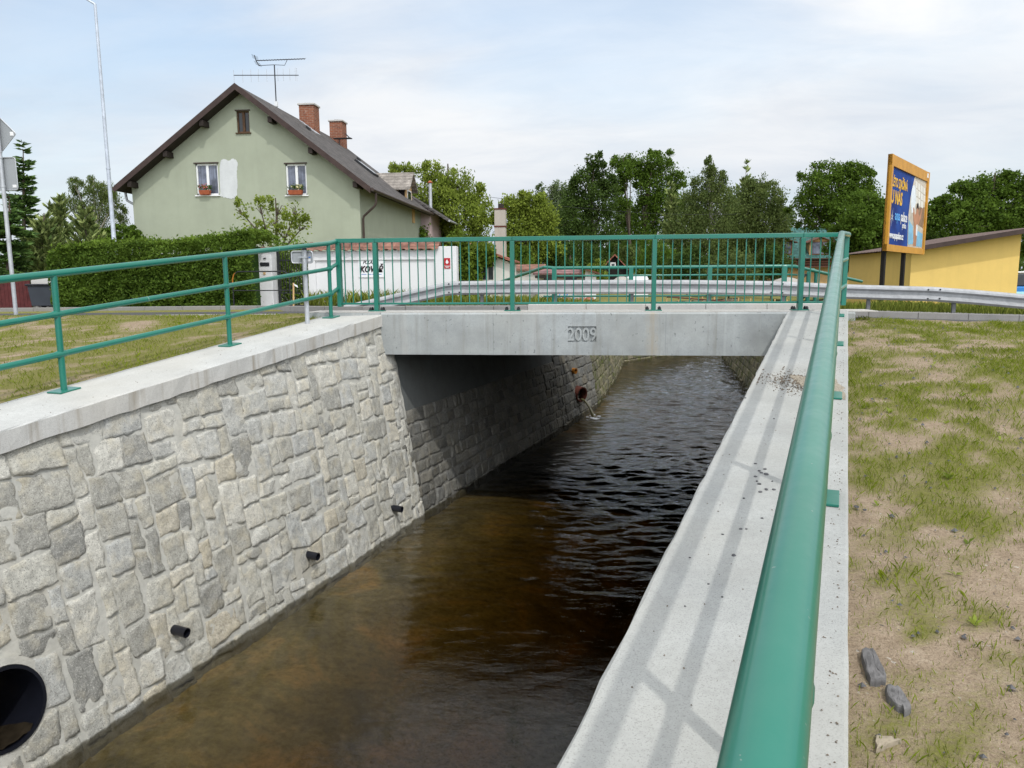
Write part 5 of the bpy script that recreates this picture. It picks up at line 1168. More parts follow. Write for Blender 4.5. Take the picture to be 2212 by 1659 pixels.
gate()
def barrier():
    y = 7.6; a = AT(506, 667, y); b = AT(625, 588, y); z0 = -.22; z1 = AT(560, 586.5, y)[2]; t = thing('barrier_frame', 'thin dark tube barrier with rusty orange corner in front of the hedge', 'barrier', (a[0], y, z0))
    x0, x1 = a[0], b[0]; m = MB(); m.tube([(x0, y, z0), (x0, y, z1-.2), (x0+.04, y, z1-.08), (x0+.15, y, z1), (x1-.15, y, z1), (x1-.04, y, z1-.06), (x1, y, z1-.2), (x1, y, z0)], .016, 8); f = m.build('frame', M['darkmetal'], t, True)
    zl = AT(560, 627.5, y)[2]; m = MB(); m.tube([(x0, y, zl), (x1, y, zl)], .013, 8); m.build('cross_bar', M['darkmetal'], t, True)
    m = MB(); m.tube([(x0, y, z1-.3), (x0, y, z1-.195), (x0+.04, y, z1-.076), (x0+.09, y, z1-.035)], .018, 8); m.build('orange_corner', M['orange'], t, True)
    y = 7.3; a = AT(634, 669, y); b = AT(634, 611, y); t = thing('marker_stake', 'white peeling stake with a rag beside the tube barrier', 'stake', (a[0], y, -.25)); m = MB(); m.tube([(a[0], y, -.3), (b[0], y, b[2])], .022, 8); m.build('stake', M['cream'], t, True); m = MB(); m.prism([(b[0], y-.02, b[2]-.02), (b[0]+.1, y-.02, b[2]-.06), (b[0]+.12, y-.03, b[2]-.12), (b[0]+.03, y-.02, b[2]-.07)], (0, .01, 0)); m.build('rag', M['white_plastic'], t)
barrier()
def hedge():
    rg = np.random.default_rng(8); y0, y1 = 8.0, 9.3; xa_, xb_ = AT(98, 600, y0)[0], AT(536, 600, y0)[0]
    t = thing('hedge', 'long clipped dark green hedge in front of the green house', 'hedge', ((xa_+xb_)/2, y0, -.25)); px_of = lambda x: 98+(x-xa_)/(xb_-xa_)*438
    tops = lambda x: AT(px_of(x), np.interp(px_of(x), [92, 104, 125, 160, 230, 300, 360, 420, 480, 530, 575], [585, 556, 536, 526, 528, 523, 526, 519, 512, 502, 508]), y0)[2]
    n = 42000; P = np.empty((n, 3)); D = np.empty((n, 3)); k = rg.random(n); xs = rg.uniform(xa_, xb_+.18, n); zt_ = np.array([tops(x) for x in xs]); zb = -.28
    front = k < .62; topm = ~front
    lump = (fbm(xs, rg.uniform(0, 9, n)*0, 4, 3, .8)-.5)*.1
    zz = zb+(zt_-zb)*rg.random(n); cutx = np.where(xs > xb_-.3, 0, 0)
    P[:, 0] = xs; P[:, 1] = y0+rg.exponential(.08, n)+(fbm(xs, zz, 5, 4, 1.3)-.5)*.8; P[:, 2] = zz; P[:, 1] += np.clip(zz-(zt_-.35), 0, 1)**1.5*.6
    P[topm, 1] = rg.uniform(y0+.05, y1+.6, topm.sum()); P[topm, 2] = zt_[topm]-rg.exponential(.05, topm.sum())+(fbm(xs, P[:, 1], 6, 4, 1.5)[topm]-.5)*.42+rg.exponential(.03, topm.sum())
    d = rg.normal(0, 1, (n, 3)); d[:, 2] += .5; d[:, 1] -= .4; d /= np.linalg.norm(d, axis=1)[:, None]; e = np.cross(d, rg.normal(0, 1, (n, 3))); e /= np.linalg.norm(e, axis=1)[:, None]; s = (.075*rg.uniform(.6, 1.5, n))[:, None]
    V = np.empty((n, 4, 3)); V[:, 0] = P-d*s*.5; V[:, 1] = P+e*s*.25; V[:, 2] = P+d*s*.6; V[:, 3] = P-e*s*.25
    T = np.clip(rg.random(n)*.35+.35*fbm(xs, P[:, 2], 9, 3, 2.2)+np.where(topm, .45, 0)*rg.random(n), 0, 1)  # top leaves lightened: the sunlit hedge top is put into the tint
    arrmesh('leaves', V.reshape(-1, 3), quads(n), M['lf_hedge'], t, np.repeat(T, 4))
    m = MB(); N_ = 24
    for i in range(N_):
        a = xa_+.2+(xb_-xa_-.3)*i/N_; b = xa_+.2+(xb_-xa_-.3)*(i+1)/N_; za_ = tops(a)-.28; m.box(a, b, y0+.3, y1+.3, zb, za_)
    m.build('hedge_core', M['lf_hedge'], t)
    # the part of the hedge behind the gate
    C = []; x0, x1 = AT(585, 600, 11.)[0], AT(652, 600, 11.)[0]
    for _ in range(200): C.append((rg.uniform(x0, x1), 10.6+rg.random()*1.2, rg.uniform(-.3, AT(610, 530, 11)[2])))
    V, T = leafcloud(C, 6000, .14, .09, rg); tt = thing('hedge', 'rounded hedge bush seen through the iron gate', 'hedge', ((x0+x1)/2, 11, -.3)); arrmesh('leaves', V, quads(6000), M['lf_hedge'], tt, T)
hedge()
tree('apple_tree', 'small gnarled apple tree in front of the green gable wall', 13.2, [(520, 455, 14, 22), (560, 445, 26, 14), (600, 450, 30, 18), (640, 455, 22, 20), (600, 480, 34, 18), (545, 490, 22, 16), (655, 490, 18, 18), (620, 505, 34, 14)], 600, -.3, 1150, .11, 'lf_light', 41, trunk=.09, clump=14, sigk=.22, sat=3)

# dustbin, fence and clutter at the far left
def left_bits():
    y = 8.9; a, b = AT(61, 667, y), AT(111, 613, y); z0 = -.27; z1 = b[2]; x0, x1 = a[0], b[0]; t = thing('wheelie_bin', 'dark grey wheelie bin beside the red fence', 'bin', ((x0+x1)/2, y, z0)); m = MB(); w = x1-x0
    m.add([(x0+.07, y+.05, z0+.06), (x1-.07, y+.05, z0+.06), (x1-.07, y+.5, z0+.06), (x0+.07, y+.5, z0+.06), (x0+.02, y, z1-.06), (x1-.02, y, z1-.06), (x1-.02, y+.58, z1-.06), (x0+.02, y+.58, z1-.06)], [(0,3,2,1),(4,5,6,7),(0,1,5,4),(1,2,6,5),(2,3,7,6),(3,0,4,7)]); m.build('body', plain('bin_grey', (.045, .052, .065), .5, .1, 3), t, bevel=.02)
    m = MB(); m.box(x0-.02, x1+.02, y-.04, y+.62, z1-.058, z1); m.build('lid', M['black'], t, bevel=.02)
    for s in (x0+.1, x1-.1): m = MB(); m.lathe((s-.03, y+.5, z0+.09), [(.001, 0), (.09, 0), (.09, .06), (.001, .06)], 14, (1, 0, 0)); m.build('wheel', M['black'], t)
    y = 9.1; xe = AT(63, 600, y)[0]; t = thing('board_fence', 'oxblood red board fence at the left edge', 'fence', (xe, y, -.3)); z1 = AT(30, 602, y)[2]; m = MB(); x = xe
    while x > xe-4: m.box(x-.11, x-.004, y, y+.025, -.26, z1); x -= .115
    m.build('boards', M['red_fence'], t); m = MB(); m.box(xe-4, xe, y+.026, y+.07, .0, .07); m.box(xe-4, xe, y+.026, y+.07, z1-.25, z1-.18); m.build('rails', M['red_fence'], t)
    y = 9.6; a, b = AT(66, 600, y), AT(98, 628, y); t = thing('low_wall', 'low pale wall piece behind the wheelie bin', 'wall', (a[0], y, -.3)); m = MB(); m.box(a[0], b[0]+.4, y, y+.25, -.3, a[2]); m.build('wall', M['old_white'], t)
left_bits()

# ------------------------------------------------------------------ billboard
def billboard():
    # two ends of the panel
    L_ = CAM+RAY(1917, 440)*(20.5/F); R_ = CAM+RAY(1998.5, 463)*(24.3/F); z0, z1 = 1.17, 3.80
    a = np.array([L_[0], L_[1], 0]); b = np.array([R_[0], R_[1], 0]); x = (b-a); Wd = np.linalg.norm(x); x /= Wd; n = np.array([x[1], -x[0], 0]); U = np.array([0, 0, 1.])
    t = thing('billboard', 'tall billboard with ochre frame and a swimming pool poster', 'billboard', (a[0], a[1], -.6)); P = lambda u, v, d=0: a+x*u*Wd+U*(z0+(z1-z0)*v)+n*d; H = z1-z0
    for f in (.075, .56):
        c = a+x*f*Wd-n*.10; m = MB(); m.obox(c+U*.4, x*.09, n*.05, U*1.5); m.build('post', M['black_timber'], t); m = MB(); m.obox(c+U*2.3, x*.05, n*.03, U*1.1); m.build('back_brace', M['darkmetal'], t)
    m = MB(); m.obox(P(.5, .5, -.03), x*Wd/2, n*.028, U*H/2); bd = m.build('back_board', M['darkmetal'], t)
    m = MB(); fw = .19
    m.obox(P(.5, 0)+U*fw/2, x*Wd/2, n*.05, U*fw/2); m.obox(P(.5, 1)-U*.15, x*Wd/2, n*.05, U*.15); m.obox(P(0, .5)+x*.09, x*.09, n*.06, U*H/2-U*.001); m.obox(P(1, .5)-x*.09, x*.09, n*.06, U*H/2-U*.001); m.build('frame', M['orange_frame'], t)
    u0, u1, v0, v1 = .035, .965, .075, .885; Pp = lambda u, v, d=.004: P(u0+(u1-u0)*u, v0+(v1-v0)*v, d); ps = lambda poly, d: [Pp(u, v, d) for u, v in poly]
    def flat(name, poly, mat, d, par): m = MB(); m.prism(ps(poly, d), n*.002); return m.build(name, mat, par)
    bl = NT('poster_blue'); bm_ = bl.fin(bl.ramp(bl.noise(.9, 4, .6), (.35, (.006, .02, .14)), (.75, (.015, .08, .36))), .6, 0, .1)
    po = flat('poster', [(0, 0), (1, 0), (1, 1), (0, 1)], bm_, .002, t)
    edge = [(.55, 0), (.53, .2), (.52, .45), (.545, .7), (.60, .9), (.63, 1.0)]
    cm = plain('poster_cream', (.50, .44, .36), .4, .3, 3); flat('picture', edge+[(1, 1), (1, 0)], cm, .006, po)
    we = plain('poster_white', (.7, .75, .8), .4, .1, 4); flat('window_arch', [(.56, .62), (.555, .75), (.58, .86), (.64, .88), (.69, .82), (.71, .66), (.66, .5), (.60, .48)], we, .010, po)
    pool = plain('poster_pool', (.16, .42, .62), .3, .25, 5); flat('pool', [(.56, .03), (.54, .25), (.535, .38), (.66, .30), (.72, .05)], pool, .010, po); flat('pool', [(.80, .02), (.82, .25), (.99, .22), (.99, .02)], pool, .010, po)
    gl = plain('poster_glass', (.72, .70, .64), .4, .1, 5)
    for i in range(4):
        for j in range(3):
            u, v = .66+.085*i+.02*j, .94-.11*j-.015*i; 
            if u < .95: flat('roof_pane', [(u, v-.085), (u+.065, v-.095), (u+.055, v), (u-.01, v+.008)], gl, .010, po)
    br_ = plain('poster_brown', (.22, .13, .07), .5, .4, 6); flat('hall', [(.74, .36), (.99, .30), (.99, .62), (.74, .58)], br_, .0085, po)
    sk = plain('poster_skin', (.42, .19, .10), .5, .2, 4)
    fig = [(.705, .02), (.70, .30), (.655, .44), (.635, .56), (.655, .57), (.70, .46), (.735, .50), (.74, .55), (.77, .57), (.80, .55), (.805, .50), (.85, .46), (.895, .60), (.915, .59), (.89, .44), (.83, .34), (.80, .30), (.795, .02), (.76, .02), (.755, .24), (.75, .02)]
    flat('figure', fig, sk, .013, po); flat('figure_hair', [(.735, .56), (.75, .645), (.785, .645), (.80, .56), (.77, .59)], M['black_timber'], .016, po); flat('swim_towel', [(.765, .18), (.76, .33), (.80, .34), (.81, .17)], we, .016, po)
    yl = plain('poster_yellow', (.70, .40, .03), .5, .12, 4); wh = M['white_sticker']; lb = plain('poster_light_blue', (.10, .36, .75), .5, .1, 4)
    def tx(s, size, mat, u, v, sx=1., off=.006, d=.012): o = Pp(u, v, d); return text('lettering', s, size, mat, po, o, x, U, .002, off, 0, 'LEFT', sx)
    Wp = Wd*(u1-u0); Hp = H*(v1-v0)
    tx('LÉTO ZAČÍNÁ', .34, yl, .03, .76, .86, .012); tx('U NÁS', .50, yl, .03, .545, .92, .016)
    tx('aqua', .40, lb, .155, .335, .82); tx('palace', .40, wh, .155+.155, .335, .82); tx('praha', .24, wh, .36, .245, .9, .003); tx('www.aquapalace.cz', .275, wh, .03, .085, .82, .006)
    m = MB()
    for k, (an, ln) in enumerate(((80, .26), (-100, .28), (20, .15), (160, .15), (-35, .2), (-150, .2), (125, .13))): 
        c = Pp(.085, .36, .012); d = x*cos(math.radians(an))+U*sin(math.radians(an)); w = x*-sin(math.radians(an))+U*cos(math.radians(an)); m.add([c-w*.022, c+d*ln, c+w*.022, c-w*.022+n*.002, c+d*ln+n*.002, c+w*.022+n*.002], [(0, 1, 2), (3, 4, 5), (0, 1, 4, 3), (1, 2, 5, 4)])
    m.build('star_logo', plain('poster_silver', (.5, .52, .58), .4, .1, 4), po)
    m = MB(); m.obox(P(.955, .955, .052), x*.13, n*.004, U*.07); m.build('owner_plate', wh, t)
billboard()

# ------------------------------------------------------------------ yellow building and neighbours
def yellow():
    Y0 = CAM+RAY(1966, 600)*(30/F); x0, y0 = Y0[0], Y0[1]; x1 = AX(2203, 560, 0)[0] if False else None
    xw = AT(2202, 560, y0)[0]; y1 = y0+7.2; zg = -1.2; xr_ = xw+.8; zL = 1.53; sl = .160; rz = lambda x: zL+(x-(x0-.35))*sl
    t = thing('yellow_building', 'low yellow building with brown corrugated mono-pitch roof', 'building', ((x0+xw)/2, y0, zg))
    m = MB(); m.prism([(x0, y0, zg), (xw, y0, zg), (xw, y0, rz(xw)-.06), (x0, y0, rz(x0)-.06)], (0, y1-y0, 0)); m.build('wall', M['yellow_wall'], t)
    V = []; Q = []; ny = 260; yf, yb = y0-.55, y1+.3; xe0, xe1 = x0-.4, xr_
    for i in range(ny+1):
        y = yf+(yb-yf)*i/ny; w = .02*sin(2*pi*(y-yf)/.177)
        for x in (xe0, (xe0+xe1)/2, xe1): V.append((x, y, rz(x)+w+.03))
    o = arrmesh('roof', V, [(i*3+j, i*3+j+1, (i+1)*3+j+1, (i+1)*3+j) for i in range(ny) for j in range(2)], M['corr_brown'], t, smooth=True)
    m = MB(); m.prism([(xe0, yf-.03, rz(xe0)+.06), (xe1, yf-.03, rz(xe1)+.06), (xe1, yf-.03, rz(xe1)-.12), (xe0, yf-.03, rz(xe0)-.12)], (0, .028, 0)); m.build('fascia', M['fascia'], o)
    m = MB(); m.prism([(xe0+.05, yf, rz(xe0+.05)-.125), (xe1, yf, rz(xe1)-.125), (xe1, y0, rz(xe1)-.125), (xe0+.05, y0, rz(xe0+.05)-.125)], (0, 0, .02)); m.build('soffit', M['soffit'], o)
    # blue and white parked van just showing beyond the corner
    vx = xw+.35; vy = y0+1.0; v = thing('parked_van', 'blue and white parked van half hidden at the right edge', 'van', (vx+2.2, vy, -1.4)); z0 = -1.3
    def vb(name, x_0, x_1, za, zb, mat, par=v, yy=0): m = MB(); m.box(x_0, x_1, vy+yy, vy+1.8-yy, za, zb); return m.build(name, mat, par, bevel=.05)
    b = vb('body', vx, vx+4.4, z0+.35, .02, M['blue_paint']); vb('stripe', vx-.006, vx+4.406, -.42, -.16, M['pale_blue'], b, -.006); c = vb('cabin', vx+.1, vx+3.4, .022, .55, M['dark_glass'], v, .08); vb('roof', vx+.08, vx+3.45, .551, .64, M['white_plastic'], v, .06); vb('bumper', vx-.1, vx+.2, z0+.3, z0+.55, M['white_plastic'], v, -.03)
    for xx in (vx+.8, vx+3.5): m = MB(); m.lathe((xx, vy-.02, z0+.33), [(.001, 0), (.33, 0), (.33, .22), (.001, .22)], 18, (0, 1, 0)); m.build('wheel', M['black'], v)
yellow()

def green_house():
    y = 72.; t = thing('green_roof_house', 'house with green roof, brown balcony and dormers behind the railing end', 'house', (AT(1760, 600, y)[0], y, -2.6)); P = lambda px, py, yy=y: AT(px, py, yy)
    a, b = P(1688, 556), P(1862, 556); zr_ = P(1760, 490, y+5)[2]; ze = a[2]
    m = MB(); m.prism([(a[0]+.3, y+.7, -2.6), (b[0]-.3, y+.7, -2.6), (b[0]-.3, y+.7, ze), (a[0]+.3, y+.7, ze)], (0, 8, 0)); m.build('wall', M['cream'], t)
    m = MB(); m.prism([(a[0], y, ze-.1), (b[0], y, ze-.1), (b[0], y+5.4, zr_), (a[0], y+5.4, zr_)], (0, 0, -.12)); m.prism([(a[0], y+10.8, ze-.1), (b[0], y+10.8, ze-.1), (b[0], y+5.4, zr_), (a[0], y+5.4, zr_)], (0, 0, -.12)); o = m.build('roof', M['corr_green'], t)
    z = P(1760, 575)[2]; m = MB(); m.box(a[0]+.2, b[0]-.2, y-.3, y+.68, z-.12, z); 
    for zz in (z+.25, z+.5, z+.8): m.box(a[0]+.2, b[0]-.2, y-.32, y-.27, zz-.04, zz+.03)
    m.build('balcony', M['brown_timber'], t); m = MB(); m.box(a[0]+.4, b[0]-.4, y+.62, y+.69, z, ze-.15); m.build('timber_front', M['brown_timber'], t)
    for px0, px1 in ((1652, 1716), (1752, 1799)):
        p, q = P(px0, 536), P(px1, 551); x0, x1 = p[0], q[0]; yd = y+.5; z0, z1 = P(px0, 552)[2], P(px0, 521)[2]; zap = P(px0, 512)[2]; xm = (x0+x1)/2; m = MB(); m.prism([(x0, yd, z0), (x1, yd, z0), (x1, yd, z1), (xm, yd, zap-.1), (x0, yd, z1)], (0, 3.8, 0)); d = m.build('dormer', M['cream'], t)
        for xe in (x0-.35, x1+.35): m = MB(); m.prism([(xe, yd-.3, z1-.1), (xm, yd-.3, zap+.05), (xm, yd+3.9, zap+.05), (xe, yd+3.9, z1-.1)], (0, 0, -.1)); m.build('dormer_roof', M['brown_timber'], d)
        m = MB(); m.box(x0+.15, x1-.15, yd-.05, yd-.002, z0+.1, z1-.02); w = m.build('window', M['brown_timber'], d)
        for k in (0, 1): m = MB(); xa_ = x0+.25+(x1-x0-.5)*k/2; m.box(xa_+.04, xa_+(x1-x0-.5)/2-.04, yd-.058, yd-.051, z0+.2, z1-.12); m.build('pane', M['curtain_glass'], w)
green_house()
def cottage():
    y = 42.; P = lambda px, py, yy=y: AT(px, py, yy); ap = P(1328, 549); x0, x1 = P(1308, 574)[0], P(1349, 600)[0]; z0 = -1.5; t = thing('cottage', 'small black timber cottage with steep red roof and white window', 'cottage', (ap[0], y, z0))
    xl, xr_ = ap[0]-1.05, ap[0]+1.05; zl = ap[2]-1.25; m = MB(); m.prism([(xl+.1, y, z0), (xr_-.1, y, z0), (xr_-.1, y, zl+.05), (ap[0], y, ap[2]-.12), (xl+.1, y, zl+.05)], (0, 4, 0)); m.build('wall', M['black_timber'], t)
    m = MB(); m.prism([(xl-.15, y-.3, zl), (ap[0], y-.3, ap[2]), (ap[0], y+4.2, ap[2]), (xl-.15, y+4.2, zl)], (0, 0, -.1)); m.build('roof', M['red_roof'], t)
    xe = P(1404, 592)[0]; m = MB(); m.prism([(ap[0], y-.3, ap[2]), (xe, y-.3, ap[2]-(xe-ap[0])*1.05), (xe+.2, y+4.2, ap[2]-(xe-ap[0])*1.05), (ap[0], y+4.2, ap[2])], (0, 0, -.1)); m.build('roof', M['red_roof'], t)
    m = MB(); m.prism([(xr_-.1, y+.3, z0), (xe-.3, y+.3, z0), (xe-.3, y+.3, ap[2]-(xe-ap[0])*1.05), (xr_-.1, y+.3, ap[2]-1.3)], (0, 3.5, 0)); m.build('wall', M['black_timber'], t)
    a, b = P(1318.5, 567), P(1330, 577.5); m = MB(); m.box(a[0], b[0], y-.06, y-.002, b[2], a[2]); w = m.build('window', M['window_white'], t); m = MB(); m.box(a[0]+.08, b[0]-.08, y-.068, y-.061, b[2]+.1, a[2]-.08); m.build('pane', M['dark_glass'], w)
    y = 33.; a, b = P(1322, 607, y), P(1402, 607, y); t = thing('polytunnel', 'whitish plastic sheeted cold frame heap before the black cottage', 'greenhouse', ((a[0]+b[0])/2, y, -1.3)); m = MB()
    m.lathe((P(1343, 600, y)[0], y, P(1343, 606, y)[2]-.6), [(.62, 0), (.6, .35), (.5, .62), (.25, .8), (.001, .86)], 20); m.build('dome', M['pale_rock'], t, True); m = MB(); m.add([(P(1355, 600, y)[0], y-.3, -1.3), (P(1400, 600, y)[0], y-.3, -1.3), (P(1400, 600, y)[0], y-.3, P(1400, 596, y)[2]-.2), (P(1355, 600, y)[0], y-.3, P(1355, 599, y)[2]-.2), (P(1355, 600, y)[0], y+1.2, -1.3), (P(1400, 600, y)[0], y+1.2, -1.3), (P(1400, 600, y)[0], y+1.2, P(1400, 593, y)[2]), (P(1355, 600, y)[0], y+1.2, P(1355, 597, y)[2])], [(0,1,2,3),(3,2,6,7),(4,5,6,7),(0,3,7,4),(1,2,6,5)]); m.build('frame_cover', M['white_plastic'], t)
    y = 34.; t = thing('polytunnel', 'grey polytunnel dome beside the green-roofed house', 'greenhouse', (P(1706, 600, y)[0], y, -1.4)); m = MB(); c = P(1706, 603, y); m.lathe((c[0], y+.6, c[2]-.7), [(1.0, 0), (.95, .4), (.7, .65), (.3, .78), (.001, .82)], 20); m.build('cover', M['pale_rock'], t, True)
cottage()
def outbuildings():
    y = 21.; P = lambda px, py, yy=y: AT(px, py, yy)
    # ivy-covered ruin with tall rendered chimney
    t = thing('ruined_outbuilding', 'derelict white outbuilding with sloping red tiles and broken window', 'building', (P(1050, 600)[0], y, -1.2)); a, b = P(1005, 600), P(1100, 600); m = MB(); zA, zB = P(1005, 530)[2], P(1098, 566)[2]
    m.prism([(a[0], y, -1.2), (b[0], y, -1.2), (b[0], y, zB), (a[0], y, zA)], (0, 3.2, 0)); m.build('wall', M['old_white'], t)
    m = MB(); m.prism([(a[0]-.2, y-.25, zA+.14), (b[0]+.15, y-.25, zB), (b[0]+.15, y+3.4, zB), (a[0]-.2, y+3.4, zA+.14)], (0, 0, .09)); m.build('roof', M['red_roof'], t)
    p, q = P(1043, 563), P(1066, 604); m = MB(); m.box(p[0]-.05, q[0]+.05, y-.05, y-.003, q[2]-.05, p[2]+.05); w = m.build('window', M['old_white'], t)
    xm = P(1053, 600)[0]; m = MB(); m.box(p[0], xm-.04, y-.06, y-.051, q[2], p[2]); m.build('pane', M['dark_glass'], w); m = MB(); m.box(xm+.05, q[0], y-.06, y-.051, q[2], p[2]); m.build('pane', M['dark_glass'], w)
    yc = y+1.4; p, q = P(1067.5, 447, yc), P(1091, 447, yc); m = MB(); m.box(p[0], q[0], yc, yc+.5, 0, p[2]-.06); c = m.build('chimney', M['chim_old'], t, bevel=.015)
    for py in (451, 489, 514): z = P(1080, py, yc)[2]; m = MB(); m.box(p[0]-.02, q[0]+.02, yc-.02, yc+.52, z-.03, z+.03); m.build('iron_band', M['rust'], c)
    m = MB(); m.box(p[0]+.16, q[0]-.1, yc+.1, yc+.4, p[2]-.06, p[2]+.14); m.build('flue', M['soffit'], c)
    rg = np.random.default_rng(15); C = []
    for _ in range(150): u = rg.random(); xx = P(988+72*u, 600)[0]; C.append((xx, y-.2-rg.random()*.5, rg.uniform(-1.0, max(.2, P(1000, 530+26*u+(22 if u > .8 else 0))[2]))) if u < .6 else (xx, y-.2-rg.random()*.3, rg.uniform(P(1000, 562)[2], P(1000, 542)[2])))
    for _ in range(40): C.append((P(rg.uniform(985, 1010), 600)[0], y-.5, rg.uniform(.2, P(1000, 512)[2])))
    V, T = leafcloud(C, 7000, .17, .16, rg, .8); iv = thing('ivy', 'bright green ivy smothering the derelict outbuilding beside the white wall', 'plant', (P(1010, 600)[0], y-.4, -1.2)); arrmesh('leaves', V, quads(7000), M['lf_ivy'], iv, T)
    # long low white sheds
    y2 = 27.; Q = lambda px, py, yy=y2: AT(px, py, yy); t = thing('low_shed', 'long low white shed with faded red sheet roof behind the far railing', 'shed', (Q(1230, 600)[0], y2, -1.3)); a, b = Q(1165, 600), Q(1280, 600); ze, zr_ = Q(1200, 592)[2], Q(1200, 579.5, y2+2)[2]
    m = MB(); m.prism([(a[0], y2, -1.3), (b[0], y2, -1.3), (b[0], y2, ze), (a[0], y2, ze)], (0, 3, 0)); m.build('wall', M['old_white'], t); m = MB(); m.prism([(a[0]-.3, y2-.3, ze-.03), (b[0]-.5, y2-.3, ze-.03), (b[0]-.6, y2+2, zr_), (a[0], y2+2, zr_)], (0, 0, .08)); m.build('roof', M['mauve_roof'], t)
    m = MB(); m.box(a[0]-.2, b[0]-.2, y2-.31, y2-.25, ze-.2, ze-.06); m.build('fascia', M['soffit'], t)
    for px in (1175, 1222, 1262): xx = Q(px, 600)[0]; m = MB(); m.box(xx, xx+.55, y2-.05, y2-.002, Q(px, 606)[2], Q(px, 597)[2]); m.build('window', M['dark_glass'], t)
    t = thing('low_shed', 'low white shed with worn clay tile roof right of the old chimney', 'shed', (Q(1130, 600)[0], y2+2.5, -1.3)); y3 = y2+2.4; a, b = Q(1096, 600, y3), Q(1160, 600, y3); ze, zr_ = Q(1100, 585, y3)[2], Q(1100, 574.5, y3+1.5)[2]
    m = MB(); m.prism([(a[0], y3, -1.3), (b[0], y3, -1.3), (b[0], y3, ze), (a[0], y3, ze)], (0, 2.5, 0)); m.build('wall', M['old_white'], t); m = MB(); m.prism([(a[0]-.3, y3-.2, ze), (b[0]+.4, y3-.2, ze), (b[0]+.4, y3+1.5, zr_), (a[0]-.3, y3+1.5, zr_)], (0, 0, .08)); m.build('roof', M['tile'], t)
    t = thing('low_shed', 'small white shed end with brown gable boards left of the black cottage', 'shed', (Q(1278, 600)[0], y2+.5, -1.3)); a, b = Q(1264, 600, y2-.5), Q(1288, 600, y2-.5); ap = Q(1266, 581, y2-.5)[2]; zb = Q(1288, 592, y2-.5)[2]; m = MB(); m.prism([(a[0], y2-.5, -1.3), (b[0], y2-.5, -1.3), (b[0], y2-.5, zb), (a[0], y2-.5, ap)], (0, 3, 0)); m.build('wall', M['white_wall'], t); m = MB(); m.prism([(a[0]-.2, y2-.8, ap+.02), (b[0]+.25, y2-.8, zb-.05), (b[0]+.25, y2+2, zb-.05), (a[0]-.2, y2+2, ap+.02)], (0, 0, .08)); m.build('roof', M['brown_timber'], t)
outbuildings()
# garden bits behind the guardrail: bicycle, cane fence
def bicycle():
    y = 13.5; c = AT(1222, 655, y); z0 = -.50; r = .30; t = thing('bicycle', 'old bicycle lying by the brown heap under the far railing', 'bicycle', (c[0], y, z0)); xs = (AT(1203, 660, y)[0], AT(1240, 660, y)[0])
    for x in xs:
        m = MB(); m.tube([(x+r*cos(a), y, z0+r+r*sin(a)) for a in np.linspace(0, 2*pi, 25)], .016, 6); w = m.build('wheel', M['galv'], t, True); m = MB()
        for a in np.linspace(0, pi, 7)[:-1]: m.bar((x-r*cos(a), y, z0+r-r*sin(a)), (x+r*cos(a), y, z0+r+r*sin(a)), .006)
        m.build('spokes', M['galv'], w)
    m = MB(); a, b = np.array([xs[0], y, z0+r]), np.array([xs[1], y, z0+r]); s = a+(b-a)*.38+np.array([0, 0, .35]); h = a+(b-a)*.85+np.array([0, 0, .38]); k = a+(b-a)*.45
    for p, q in ((a, s), (s, h), (k, h), (k, s), (a, k), (b, h)): m.tube([p, q], .018, 6)
    m.build('frame', M['blue_paint'], t, True); m = MB(); m.obox(s+np.array([0, 0, .05]), (.12, 0, 0), (0, .05, 0), (0, 0, .02)); m.build('saddle', M['black'], t)
    m = MB(); m.tube([h, h+np.array([.02, 0, .12]), h+np.array([.08, -.2, .14])], .014, 6); m.tube([h+np.array([.02, 0, .12]), h+np.array([.08, .2, .14])], .014, 6); m.build('handlebar', M['galv'], t)
    g = np.random.default_rng(6); m = MB()
    x0, x1 = AT(1150, 660, 14.5)[0], AT(1275, 660, 14.5)[0]
    for _ in range(120): r_ = g.uniform(.06, .2); m.lathe((g.uniform(x0, x1), 14.6+g.normal(0, .3), -.55+g.random()*.32), [(.001, -r_*.5), (r_, 0), (.7*r_, r_*.5), (.001, r_*.6)], 6)
    tag(m.build('rubble_heap', M['red_roof'], None), 'reddish brown rubble heap behind the bicycle', 'rubble', kind='stuff')
    y = 12.5; t = thing('cane_fence', 'low garden fence of pale canes seen under the guardrail', 'fence', (AT(1560, 650, y)[0], y, -.9)); xs = np.linspace(AT(1440, 650, y)[0], AT(1700, 650, y)[0], 11); 
    for i, x in enumerate(xs): m = MB(); m.tube([(x, y, -1.0), (x, y, AT(1500, 637+i*1.1, y)[2])], .022, 6); m.build('stake', M['cream'], t)
    m = MB(); m.tube([(xs[0], y-.03, AT(1450, 641, y)[2]), (xs[-1], y-.03, AT(1690, 660, y)[2])], .025, 6); m.build('rail', M['brown_timber'], t)
bicycle()
# utility pole and overhead wire
y = 88.; p = AT(1816, 600, y); q = AT(1819, 432, y); t = thing('utility_pole', 'slim brown wooden pole among the trees left of the billboard', 'pole', (p[0], y, -1.5)); m = MB(); m.tube([(p[0], y, -1.6), (q[0], y, q[2])], [.24, .17], 8); m.build('pole', M['bark'], t, True); m = MB(); m.lathe((q[0]-.15, y-.1, q[2]-.9), [(.05, 0), (.08, .1), (.03, .2), (.001, .2)], 8); m.build('insulator', M['white_plastic'], t, True)
a = AT(1040, 423, HS['y1']+6); b = AT(1600, 462, 60.); pts = [a+(b-a)*f+np.array([0, 0, -.9*4*f*(1-f)*.5]) for f in np.linspace(0, 1, 14)]; m = MB(); m.tube(pts, .012, 5); tag(m.build('overhead_wire', M['darkmetal'], None, True), 'thin black overhead wire crossing above the trees in the middle', 'wire')

